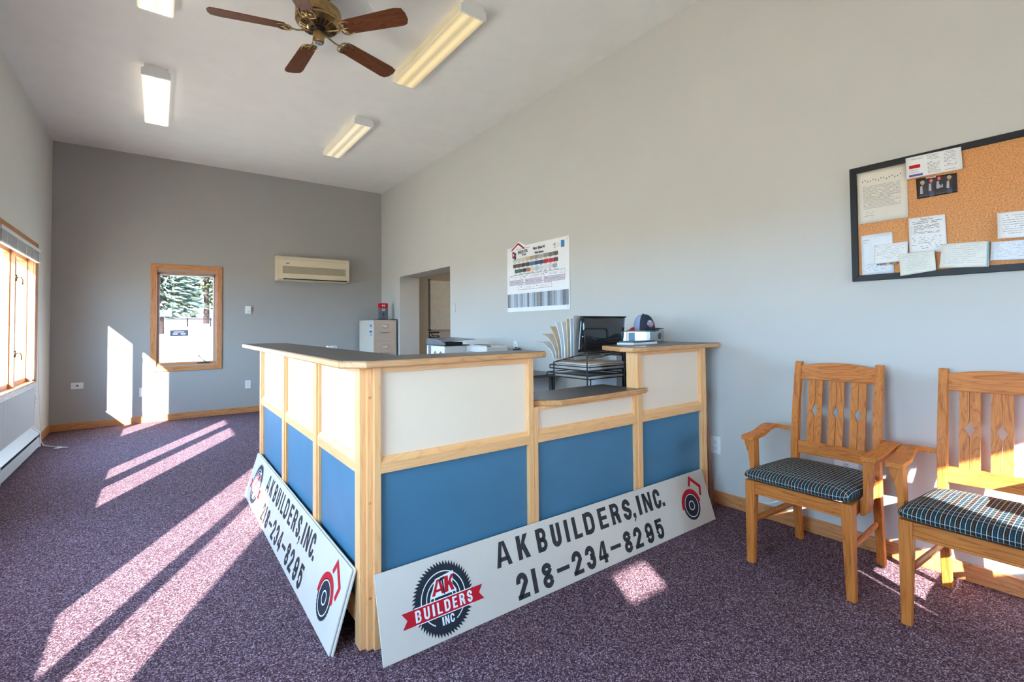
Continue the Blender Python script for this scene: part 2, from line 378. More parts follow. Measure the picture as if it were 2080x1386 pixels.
def word(b_, s, u0, v0, hgt, fr, wd=.6, t_=.22, gap=.14, skew=0):
    u = u0
    for c in s:
        ww = {'I': .24, '1': .24, '.': .2, ',': .2, ' ': .35, '-': .5}.get(c, wd)
        if c != ' ': put_glyph(b_, c, u, u+ww*hgt, v0, hgt, fr, t_, skew)
        u += (ww+gap)*hgt
    return u
def rtext(b_, s, u0, v0, size, fr, sx=1.0, off=0.0, align='LEFT', shear=0.0):
    cu = bpy.data.curves.new('t', 'FONT'); cu.body = s; cu.size = size; cu.offset = off; cu.align_x = align; cu.resolution_u = 2; cu.shear = shear
    ob = bpy.data.objects.new('t', cu); col.objects.link(ob)
    dg = bpy.context.evaluated_depsgraph_get(); me = bpy.data.meshes.new_from_object(ob.evaluated_get(dg))
    o, U, V, N, l = fr
    b_.add([o+U*(u0+p.co.x*sx)+V*(v0+p.co.y)+N*l for p in me.vertices], [tuple(q.vertices) for q in me.polygons])
    bpy.data.objects.remove(ob); bpy.data.curves.remove(cu); bpy.data.meshes.remove(me)
def scribble(b_, u0, u1, v0, hgt, fr, rnd, fill=.85):
    """a line of text too small to read: little ticks of ink"""
    u = u0
    while u < u1:
        wl = rnd.uniform(.8, 3.0)*hgt
        if rnd.random() < fill:
            a = rnd.uniform(-.1, .1)*hgt
            b_.flat([(u, v0+a), (min(u+wl, u1), v0+a), (min(u+wl, u1), v0+a+hgt*.42), (u, v0+a+hgt*.42)], fr)
        u += wl+hgt*.45
def disc(b_, cu, cv, r, fr, n=48, ry=None):
    b_.flat([(cu+r*math.cos(2*math.pi*i/n), cv+(ry or r)*math.sin(2*math.pi*i/n)) for i in range(n)], fr)
def ring(b_, cu, cv, r, t_, fr, a0=0, a1=360, n=48):
    for q in strip(arc(cu, cv, r, r, a0, a1, n), t_): b_.flat(q, fr)

# ================================================================== SETTING
fl_ = struct(MB().box(XL-.3, XR+.3, YB-.3, YF+.3, -.12, 0).build('floor', m_carpet), 'purple and lilac flecked loop carpet over the whole office', 'floor')
struct(MB().box(XL-.3, XR+.3, YB-.3, YF+.3, ZC, ZC+.15).build('ceiling', m_ceil), 'pale grey lightly textured high ceiling', 'ceiling')
holes = []
for a, b_ in LW: holes.append((a, b_, .67, {5.33: 1.945, 2.65: 1.90}.get(a, 1.92)))
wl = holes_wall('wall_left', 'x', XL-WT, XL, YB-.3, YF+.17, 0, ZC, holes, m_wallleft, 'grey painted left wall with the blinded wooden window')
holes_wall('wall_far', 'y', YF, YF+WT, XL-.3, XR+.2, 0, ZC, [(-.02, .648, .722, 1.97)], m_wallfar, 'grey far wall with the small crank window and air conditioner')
DX1 = 3.36
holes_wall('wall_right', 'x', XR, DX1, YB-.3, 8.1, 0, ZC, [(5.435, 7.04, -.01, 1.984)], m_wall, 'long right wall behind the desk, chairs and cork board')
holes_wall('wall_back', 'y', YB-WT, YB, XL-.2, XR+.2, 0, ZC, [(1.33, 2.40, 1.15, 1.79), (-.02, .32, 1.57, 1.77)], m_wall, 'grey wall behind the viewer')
# hallway beyond the doorway
struct(MB().box(DX1, 6.2, 7.45, 7.6, 0, 2.5).build('wall_hallway', m_walldoor), 'taupe hallway wall seen through the doorway', 'wall')
struct(MB().box(6.2, 6.3, 3.0, 7.6, 0, 2.5).build('wall_hallway_end', m_walldoor), 'taupe end wall of the hallway', 'wall')
struct(MB().box(DX1, 6.2, 2.9, 3.0, 0, 2.5).build('wall_hallway_near', m_walldoor), 'near wall of the hallway', 'wall')
struct(MB().box(DX1, 6.3, 2.9, 7.6, -.12, 0).build('floor_hallway', m_carpet), 'carpet of the hallway beyond the doorway', 'floor')
struct(MB().box(DX1, 6.3, 2.9, 7.6, 2.5, 2.6).build('ceiling_hallway', m_ceil), 'hallway ceiling', 'ceiling')
# baseboards
def base(name, poly_boxes, m, label):
    b_ = MB(); [b_.box(*q) for q in poly_boxes]; return struct(b_.build(name, m, bev=.003), label, 'baseboard')
base('baseboard_far', [(XL, XR, YF-.014, YF, 0, .083)], w_ox, 'oak baseboard along the far wall')
base('baseboard_left', [(XL, XL+.014, 6.87, YF-.014, 0, .083)], w_oy, 'short oak baseboard between heater and far corner')
base('baseboard_right', [(XR-.014, XR, YB, 5.435, 0, .083), (XR-.014, XR, 7.04, YF-.014, 0, .083)], w_oy, 'oak baseboard along the right wall')

# ------------------------------------------------------------------ left windows
def left_window(name, ya, yb, ymul, full, label):
    o = empty(name, (XL, (ya+yb)/2, .69)); struct(o, label, 'window')
    far = yb; xin = XL
    c = .066
    # casing (picture frame) on the room side, inner opening reaches the jambs
    b_ = MB(); b_.box(xin, xin+.016, yb+.07-.004, yb+.07-.004+c, .66, 2.035+c).build('casing', w_oz, o, .002)
    MB().box(xin, xin+.016, ya-c, ya, .66, 2.035+c).build('casing', w_oz, o, .002)
    MB().box(xin, xin+.0165, ya-c, yb+.066+c, 2.035, 2.035+c).build('casing', w_oy, o, .002)
    MB().box(xin-.10, xin+.018, ya-c, yb+.066+c, .668, .683).build('sill', w_oy, o, .003)
    MB().box(xin, xin+.018, ya-c, yb+.066+c, .618, .668).build('apron', w_sill, o, .003)
    # sash frames
    zt = 1.94
    for a, b2 in ((ya, ymul[0]), (ymul[1], yb)):
        s = MB(); x0, x1 = xin-.085, xin-.045; st = .035
        s.box(x0, x1, a, a+st, .683, zt).box(x0, x1, b2-st*.4, b2, .683, zt).box(x0, x1, a, b2, .683, .728).box(x0, x1, a, b2, zt-.04, zt)
        sa = s.build('sash', w_oz, o, .002)
        MB().box(xin-.068, xin-.063, a+st, b2-st*.4, .728, zt-.04).build('pane', m_glass, sa)
    MB().box(xin-.095, xin-.012, ymul[0], ymul[1], .683, zt).build('mullion', w_oz, o, .002)
    if full:
        for z in (1.68, .99):
            l = MB(); l.box(xin-.012, xin-.004, ymul[0]+.008, ymul[0]+.04, z-.03, z+.03)
            l.tube([(xin-.004, ymul[0]+.038, z), (xin+.02, ymul[0]+.04, z+.01), (xin+.03, ymul[0]+.05, z-.02), (xin+.028, ymul[0]+.055, z-.06)], .005, 6)
            l.build('latch', m_brassd, o, smooth=True)
    return o
# the jamb recess: opening in the wall is cut straight, so line it with oak
w1 = left_window('window_1', 5.33, 6.83, (6.12, 6.165), True, 'wide oak-cased window in the left wall with raised white blind')
w2 = left_window('window_2', 2.65, 4.075, (3.43, 3.53), False, 'second left wall window nearer the viewer')
w3 = left_window('window_3', -.005, 1.47, (.775, .805), False, 'nearest left wall window beside the viewer')
for o, (a, b_) in zip((w1, w2, w3), LW):
    MB().box(XL-WT, XL, b_-.004, b_+.002, .69, 1.94).build('jamb', w_oz, o)
# exposed jamb and head return of window 1 (oak lining proud of the wall up to the casing)
MB().box(XL-.001, XL+.014, 6.83, 6.896, .703, 2.035).build('jamb', w_oz, w1)
MB().box(XL-.001, XL+.013, 5.33, 6.896, 1.94, 2.035).build('jamb', w_oy, w1)
# beadboard panel under the window
pn = empty('trim_1', (XL, 6.1, 0)); struct(pn, 'pale beadboard panel under the left window', 'panel')
for i in range(13):
    y0 = 5.30+i*.13
    if y0 > 6.90: break
    MB().box(XL, XL+.008, y0+.0004, min(y0+.1296, 6.94), .23, .617).build('plank', m_wall, pn, .0015)
# mini blind, raised
bl = empty('window_blind', (XL+.03, 6.09, 2.03), 'white aluminium mini blind raised to the top of the left window', 'blind')
MB().box(XL+.016, XL+.046, 5.34, 6.88, 2.0, 2.034).build('head_rail', m_white, bl, .003)
for k in range(18):
    MB().box(XL+.018, XL+.043, 5.35, 6.87, 1.915+k*.0046, 1.9165+k*.0046).build('slat', m_offw, bl)
MB().box(XL+.018, XL+.044, 5.35, 6.87, 1.895, 1.911).build('bottom_rail', m_white, bl, .003)
for y in (5.5, 5.85, 6.2, 6.5, 6.78):
    MB().box(XL+.044, XL+.047, y-.008, y+.008, 1.893, 2.0).build('ladder_tape', m_white, bl)
MB().tube([(XL+.03, 6.88, 2.0), (XL+.03, 6.89, 1.5), (XL+.03, 6.93, 1.0), (XL+.03, 6.97, .62), (XL+.05, 6.92, .3), (XL+.06, 6.93, .06)], .0018, 6).build('pull_cord', m_white, bl)
# blind cords lying on the carpet
cd = MB()
for off in (0, .03):
    cd.tube([(XL+.06, 6.93-off, .06), (-.95, 6.93-off, .008), (-.90, 6.86-off, .005), (-.86, 6.80-off*.5, .005), (-.80, 6.76, .005), (-.79, 6.72-off, .005), (-.83, 6.70-off, .005), (-.84, 6.66, .005), (-.80, 6.62, .005)], .0025, 6)
cdo = cd.build('blind_cord', m_white, None, smooth=True); tag(cdo, 'white knotted blind cords trailing on the carpet beside the heater', 'cord')
kn = MB(); kn.tube([(-.835, 6.68, .008), (-.80, 6.64, .012), (-.77, 6.65, .010), (-.73, 6.64, .006)], [.004, .010, .006, .004], 7); kn.build('cord_knot', m_white, cdo, smooth=True)

# ------------------------------------------------------------------ far window
fwn = empty('window_4', (.31, YF, .7)); struct(fwn, 'small oak-framed crank window in the far wall', 'window')
c = .064
def mit(b_, x0, x1, z0, z1, c, y0, y1, side):
    P = {'l': [(x0, z0), (x0+c, z0+c), (x0+c, z1-c), (x0, z1)], 'r': [(x1, z0), (x1, z1), (x1-c, z1-c), (x1-c, z0+c)],
         't': [(x0, z1), (x0+c, z1-c), (x1-c, z1-c), (x1, z1)], 'b': [(x0, z0), (x1, z0), (x1-c, z0+c), (x0+c, z0+c)]}[side]
    return b_.prism(P, 'y', y0, y1)
for s_, m_ in (('l', w_oz), ('r', w_oz), ('t', w_ox), ('b', w_ox)):
    mit(MB(), -.085, .716, .644, 2.06, c, YF-.018, YF, s_).build('casing', m_, fwn, .003)
x0, x1, z0, z1 = -.02, .648, .722, 1.97
for q in ((x0, x0+.006, z0, z1), (x1-.006, x1, z0, z1)): MB().box(q[0], q[1], YF-.004, YF+.12, q[2], q[3]).build('jamb', w_oz, fwn)
for q in ((z0, z0+.008), (z1-.008, z1)): MB().box(x0, x1, YF-.004, YF+.12, q[0], q[1]).build('jamb', w_ox, fwn)
m_taupe = mat('taupe_vinyl', (.36, .30, .29), .5)
s = MB(); c2 = .028
s.box(x0+.006, x0+.006+c2, YF+.05, YF+.09, z0+.03, z1-.02).box(x1-.006-c2, x1-.006, YF+.05, YF+.09, z0+.03, z1-.02).box(x0+.006, x1-.006, YF+.05, YF+.09, z0+.008, z0+.04).box(x0+.006, x1-.006, YF+.05, YF+.09, z1-.045, z1-.008)
sa = s.build('sash', m_taupe, fwn, .003); MB().box(x0+.03, x1-.03, YF+.068, YF+.072, z0+.04, z1-.045).build('pane', m_glass, sa)
MB().box(x0+.006, x1-.006, YF+.02, YF+.05, z0+.008, z0+.035).build('crank_rail', w_ox, fwn, .002)
hd = MB(); hd.box(.43, .57, YF-.003, YF+.03, z0+.008, z0+.03); hd.tube([(.53, YF-.004, z0+.03), (.50, YF-.02, z0+.05), (.46, YF-.03, z0+.09), (.445, YF-.03, z0+.115)], .006, 8); hd.lathe([(.0, 0), (.010, .002), (.010, .018), (0, .02)], (.445, YF-.03, z0+.108), 10)
hd.build('crank_handle', m_brassd, fwn, smooth=False)
# back windows (behind the viewer)
for nm, (a, b_, c_, d_) in (('window_5', (1.33, 2.40, 1.15, 1.79)), ('window_6', (-.02, .32, 1.57, 1.77))):
    o = empty(nm, ((a+b_)/2, YB, c_)); struct(o, 'small window in the wall behind the viewer' if nm == 'window_6' else 'wide window in the wall behind the viewer', 'window')
    k = .05
    for q in ((a-k, a, c_-k, d_+k), (b_, b_+k, c_-k, d_+k)): MB().box(q[0], q[1], YB, YB+.016, q[2], q[3]).build('casing', w_oz, o)
    for q in ((a, b_, c_-k, c_), (a, b_, d_, d_+k)): MB().box(q[0], q[1], YB, YB+.016, q[2], q[3]).build('casing', w_ox, o)
    MB().box(a, b_, YB-.10, YB-.096, c_, d_).build('pane', m_glass, o)

# ------------------------------------------------------------------ reception desk
ZT = 1.078
FY, SX = 1.757, .609          # post faces: front and side
dk = empty('reception_desk', (1.6, 2.2, 0), 'L-shaped reception desk with dark tops, blue and whitewashed panels in maple framing', 'desk')
def post(b_, x0, x1, y0, y1, z1, m=w_mz): return b_.box(x0, x1, y0, y1, 0, z1).build('post', m, dk, .002)
zu = 1.048
for x, y in ((SX, 1.790), (.632, 1.773), (.653, FY)): post(MB(), x, x+.03 if x < .65 else .680, y, y+.055, zu)
post(MB(), 1.393, 1.4225, FY, FY+.08, zu)
post(MB(), 1.4235, 1.449, FY+.001, FY+.08, .815)
post(MB(), 2.152, 2.176, FY+.004, FY+.08, .815)
post(MB(), 2.1765, 2.216, FY-.001, FY+.08, zu)
post(MB(), 2.805, 2.833, FY+.001, FY+.08, zu)
post(MB(), 2.834, 2.861, FY-.001, FY+.08, zu)
for a, b_ in ((3.925, 3.985), (3.13, 3.19), (2.405, 2.465)): post(MB(), SX, SX+.06, a, b_, zu)
# stepped stops beside the side posts
for a in (3.905, 3.112, 2.387): MB().box(SX+.008, SX+.06, a, a+.02, 0, zu).build('post', w_mz, dk, .001)
# rails
def rail(x0, x1, y=FY, lo=.647, mid=.688, hi=.707):
    MB().box(x0, x1, y, y+.03, lo, mid).build('rail', w_mx, dk, .0015)
    MB().prism([(y+.002, mid), (y+.03, mid), (y+.03, hi), (y+.016, hi)], 'x', x0, x1).build('rail', w_mx, dk, .001)
rail(.680, 1.393); rail(1.449, 2.152); rail(2.216, 2.805)
def railY(y0, y1, x=SX, lo=.647, mid=.688, hi=.707):
    MB().box(x, x+.03, y0, y1, lo, mid).build('rail', w_my, dk, .0015)
    MB().prism([(x+.002, mid), (x+.03, mid), (x+.03, hi), (x+.016, hi)], 'y', y0, y1).build('rail', w_my, dk, .001) if False else MB().hexa([(x+.002, y0, mid), (x+.03, y0, mid), (x+.03, y1, mid), (x+.002, y1, mid), (x+.016, y0, hi), (x+.03, y0, hi), (x+.03, y1, hi), (x+.016, y1, hi)]).build('rail', w_my, dk, .001)
SB = ((1.845, 2.387), (2.465, 3.112), (3.19, 3.905))
for a, b_ in SB: railY(a, b_)
# top trims
for a, b_ in ((.680, 1.393), (2.216, 2.805)): MB().box(a, b_, FY+.008, FY+.03, 1.026, zu).build('rail', w_mx, dk, .001)
MB().box(1.449, 2.152, FY+.008, FY+.03, .797, .815).build('rail', w_mx, dk, .001)
for a, b_ in SB: MB().box(SX+.008, SX+.03, a, b_, 1.026, zu).build('rail', w_my, dk, .001)
for a, b_ in ((.680, 1.393), (1.449, 2.152), (2.216, 2.805)): MB().box(a, b_, FY, FY+.03, .085, .145).build('rail', w_mx, dk, .001)
for a, b_ in SB: MB().box(SX, SX+.03, a, b_, .085, .145).build('rail', w_my, dk, .001)
# panels
py = FY+.020; px_ = SX+.020
for a, b_, zt in ((.680, 1.393, 1.026), (1.449, 2.152, .797), (2.216, 2.805, 1.026)):
    MB().box(a, b_, py, py+.012, .70, zt).build('upper_panel', m_cream, dk)
    MB().box(a, b_, py, py+.012, .14, .66).build('lower_panel', m_blue, dk)
for a, b_ in SB:
    MB().box(px_, px_+.012, a, b_, .70, 1.026).build('upper_panel', m_cream, dk)
    MB().box(px_, px_+.012, a, b_, .14, .66).build('lower_panel', m_blue, dk)
# backs, toe boards, end panels
MB().box(.69, 2.80, FY+.065, FY+.08, 0, .80).build('back_panel', m_dark, dk)  # coloured black for the shade in the open toe space
MB().box(.69, 1.42, FY+.065, FY+.08, .8, zu).build('back_panel', w_mx, dk)
MB().box(2.19, 2.85, FY+.065, FY+.08, .8, zu).build('back_panel', w_mx, dk)
MB().box(2.1775, 2.19, FY+.03, FY+.079, .0, zu-.001).build('side_panel', w_mz, dk)
MB().box(2.850, 2.8605, FY+.03, FY+.079, .0, zu-.001).build('side_panel', w_mz, dk)
MB().box(.66, .69, 1.84, 3.975, 0, zu).build('back_panel', m_dark, dk)
MB().box(SX+.01, .69, 3.975, 3.987, 0, zu).build('side_panel', w_mz, dk)
# tops
def counter(poly, ztop, thick=.028):
    z0 = ztop-thick
    cx = sum(p[0] for p in poly)/len(poly); cy_ = sum(p[1] for p in poly)/len(poly)
    edge = MB().prism(poly, 'z', z0, ztop-.002).build('countertop_edge', w_ex, dk, .005)
    # laminate inset a few millimetres
    n = len(poly); ins = []
    for i in range(n):
        p0, p1, p2 = Vector(poly[i-1]), Vector(poly[i]), Vector(poly[(i+1) % n])
        d0, d1 = (p1-p0).normalized(), (p2-p1).normalized(); n0, n1 = Vector((-d0.y, d0.x)), Vector((-d1.y, d1.x))
        nn = (n0+n1).normalized(); ins.append(tuple(p1+nn*(.007/max(.3, nn.dot(n0)))))
    MB().prism(ins, 'z', ztop-.0025, ztop).build('countertop', m_lam, dk)
counter([(.53, 1.785), (.607, 1.709), (1.46, 1.736), (1.497, 1.748), (1.500, 1.925), (.852, 1.985), (.852, 4.265), (.79, 4.335), (.536, 4.338)], ZT)
counter([(1.450, 1.790), (1.56, 1.711), (2.225, 1.732), (2.262, 1.752), (2.175, 1.7555), (2.175, 2.022), (1.450, 2.022)], .843)
counter([(2.150, 1.76), (2.155, 1.905), (2.19, 2.045), (2.585, 2.045), (2.62, 2.10), (2.62, 2.42), (3.018, 2.42), (3.018, 1.752), (2.16, 1.703), (2.10, 1.72)][::-1][::-1] if False else
        [(2.145, 1.92), (2.085, 1.80), (2.10, 1.725), (2.20, 1.698), (3.018, 1.745), (3.018, 2.42), (2.56, 2.42), (2.56, 2.10), (2.42, 2.075), (2.20, 2.045)], ZT-.0012)
# work surface inside the desk
MB().prism([(.69, 1.84), (3.0, 1.84), (3.0, 2.46), (1.35, 2.46), (1.35, 3.6), (.69, 3.6)], 'z', .735, .76).build('work_surface', m_lam, dk, .002)
MB().box(1.3, 1.33, 2.46, 3.55, 0, .735).build('side_panel', w_mz, dk)
MB().box(2.66, 2.68, 2.10, 2.42, .76, 1.047).build('side_panel', w_mz, dk)
# knots / screw plugs in the corner post
for z in (.935, .54, .19):
    MB().lathe([(0, -.0012), (.006, -.0012), (.006, .004), (0, .004)], (.642, 1.773, z), 10, 'y').build('screw_plug', w_ex, dk)

# ------------------------------------------------------------------ the signs
def saw_logo(o, fr, cu, cv, rr, rnd):
    b_ = MB(); n = 60; poly = []
    for i in range(n):
        a0 = 2*math.pi*i/n; a1 = 2*math.pi*(i+.95)/n
        poly.append((cu+rr*.885*math.cos(a0), cv+rr*.885*math.sin(a0))); poly.append((cu+rr*math.cos(a1), cv+rr*math.sin(a1)))
    # star polygon as a fan
    for i in range(len(poly)): b_.flat([(cu, cv), poly[i], poly[(i+1) % len(poly)]], fr)
    b_.build('saw_blade_emblem', m_char, o)
    b_ = MB(); f2 = lifted(fr, fr[4]+.0004)
    for k, (a0, a1) in ((.71, (-62, 240)), (.545, (-45, 232)), (.42, (-20, 222)), (.30, (0, 180))): ring(b_, cu, cv, rr*k, rr*.028, f2, a0, a1)
    f3 = lifted(fr, fr[4]+.0008); f4 = lifted(fr, fr[4]+.0012); f5 = lifted(fr, fr[4]+.0016)
    # white halo of AK
    b_.flat([(cu-rr*.42, cv+rr*.08), (cu+rr*.44, cv+rr*.08), (cu+rr*.44, cv+rr*.12), (cu+rr*.33, cv+rr*.30), (cu+rr*.42, cv+rr*.64), (cu-rr*.20, cv+rr*.56)], f3)
    b_.flat([(cu-rr*.94, cv-rr*.43), (cu+rr*.94, cv-rr*.43), (cu+rr*.94, cv+rr*.015), (cu-rr*.94, cv+rr*.015)], f3)
    tag(b_.build('emblem_outline', m_wprint, o), kind='stuff')
    b_ = MB()
    put_glyph(b_, 'A', cu-rr*.36, cu+rr*.06, cv+rr*.13, rr*.40, f4, .27, .12)
    put_glyph(b_, 'K', cu+rr*.05, cu+rr*.38, cv+rr*.13, rr*.42, f4, .30, .12)
    y0, y1 = cv-rr*.405, cv-rr*.01
    b_.flat([(cu-rr*1.05, y0), (cu+rr*1.05, y0), (cu+rr*1.05, y1), (cu-rr*1.05, y1)], f4)
    for s_ in (-1, 1):
        p = [(cu+s_*rr*1.04, y0), (cu+s_*rr*1.32, y0), (cu+s_*rr*1.17, (y0+y1)/2), (cu+s_*rr*1.32, y1), (cu+s_*rr*1.04, y1)]
        b_.flat(p if s_ > 0 else p[::-1], f4)
    b_.build('ribbon', m_red, o)
    b_ = MB(); L = 'BUILDERS'; ws = [.6, .6, .24, .5, .62, .5, .6, .58]; hh = rr*.30; tot = sum(ws)*hh+.10*hh*7; u = cu-rr*.93; g = (rr*1.86-sum(ws)*hh)/7
    for ch, ww in zip(L, ws): b_ = MB(); put_glyph(b_, ch, u, u+ww*hh, y0+rr*.05, hh, f5, .2); u += ww*hh+g; b_.build('letter', m_wprint, o)
    b_ = MB(); word(b_, 'INC', cu-rr*.14, cv-rr*.68, rr*.22, f4, .62, .2, .16)
    tag(b_.build('emblem_lettering', m_wprint, o), kind='stuff')
    b_ = MB(); b_.flat([(cu+rr*.02, cv+rr*.10), (cu+rr*.06, cv+rr*.10), (cu+rr*.045, cv+rr*.50), (cu+rr*.0, cv+rr*.50)], f5)
    b_.flat([(cu-rr*.10, cv+rr*.44), (cu+rr*.10, cv+rr*.50), (cu+rr*.10, cv+rr*.56), (cu-rr*.04, cv+rr*.55)], f5); b_.build('hammer_mark', m_char, o)
def grinder_logo(o, fr, cu, cv, r):
    b_ = MB(); n = 64; poly = []
    for i in range(n): 
        k = r*(1.04 if i % 2 else 1.0); a = 2*math.pi*i/n; poly.append((cu+k*math.cos(a), cv+k*math.sin(a)))
    for i in range(n): b_.flat([(cu, cv), poly[i], poly[(i+1) % n]], fr)
    b_.build('wheel_emblem', m_char, o)
    b_ = MB(); f2 = lifted(fr, fr[4]+.0004); ring(b_, cu, cv, r*.80, r*.055, f2); ring(b_, cu, cv, r*.31, r*.07, f2); b_.build('wheel_rings', m_wprint, o)
    b_ = MB(); f3 = lifted(fr, fr[4]+.0008); ring(b_, cu, cv, r*1.04, r*.30, f3, 5, 185, 30)
    P = [(cu+r*.25, cv+r*1.34), (cu+r*.55, cv+r*1.90), (cu+r*1.58, cv+r*1.10), (cu+r*1.36, cv+r*.48)]
    for q in strip(P, r*.24): b_.flat(q, f3)
    b_.build('wheel_guard', m_red, o)
LINE1 = [('A', .524, .607), ('K', .642, .709), ('B', .754, .815), ('U', .843, .902), ('I', .930, .953), ('L', .982, 1.037), ('D', 1.057, 1.128), ('E', 1.161, 1.224), ('R', 1.253, 1.319), ('S', 1.345, 1.409), (',', 1.417, 1.439), ('I', 1.466, 1.492), ('N', 1.515, 1.585), ('C', 1.605, 1.666), ('.', 1.672, 1.695)]
LINE2 = [('2', .605, .668), ('1', .692, .716), ('8', .748, .811), ('-', .836, .914), ('2', .933, .998), ('3', 1.022, 1.086), ('4', 1.108, 1.174), ('-', 1.197, 1.274), ('8', 1.298, 1.360), ('2', 1.378, 1.443), ('9', 1.474, 1.538), ('5', 1.563, 1.626)]
def sign(name, p0, U, V, L, H, th, label, print_=True):
    """board whose printed face starts at p0; U along, V up the slope"""
    U, V = Vector(U).normalized(), Vector(V).normalized(); N = U.cross(V)
    o = Vector(p0); e = empty(name, tuple(o+U*L/2), label, 'sign')
    q = [o, o+U*L, o+U*L-N*th, o-N*th, o+V*H, o+V*H+U*L, o+V*H+U*L-N*th, o+V*H-N*th]
    MB().hexa(q).build('board', m_board, e, .001)
    if not print_: return e
    fr = (o, U, V, N, .0006)
    for L_, v_ in ((LINE1, .172), (LINE2, .023)):
        for ch, a, c_ in L_: b_ = MB(); put_glyph(b_, ch, a, c_, v_, .099 if ch not in ',.' else .12, fr); b_.build('letter', m_letter, e)
    saw_logo(e, fr, .262, .142, .134, random); grinder_logo(e, fr, 1.928, .122, .078)
    return e
sv = Vector((0, .092, .2855))
sign('company_sign', (.645, 1.650, .0015), (1, 0, 0), sv, 2.12, .300, .006, 'long white company sign leaning against the front of the desk')
# side sign: a printed board with a blank one behind it
su = Vector((.086, 0, .2875))
sign('company_sign', (.507, 3.945, .0015), (0, -1, 0), su, 2.115, .300, .0065, 'long white company sign leaning against the left side of the desk, partly sunlit')
sign('sign_blank', (.5155, 3.935, .0015), (0, -1, 0), su, 2.118, .302, .006, 'blank white board sandwiched behind the side sign', False)

# ------------------------------------------------------------------ cherry boards leaning at the desk end
for i in range(4):
    xt, xb = 2.872+i*.0095, 2.915+i*.020
    o = MB().hexa([(xb, 1.772+i*.004, .001), (xb+.010, 1.772+i*.004, .001), (xb+.010, 1.83+i*.004, .001), (xb, 1.83+i*.004, .001),
                   (xt, 1.772+i*.004, .80-i*.004), (xt+.008, 1.772+i*.004, .80-i*.004), (xt+.008, 1.83+i*.004, .80-i*.004), (xt, 1.83+i*.004, .80-i*.004)]).build('trim_board', w_red, None, .001)
    tag(o, 'narrow reddish brown board leaning between desk end and wall', 'board', 'trim boards at the desk end')

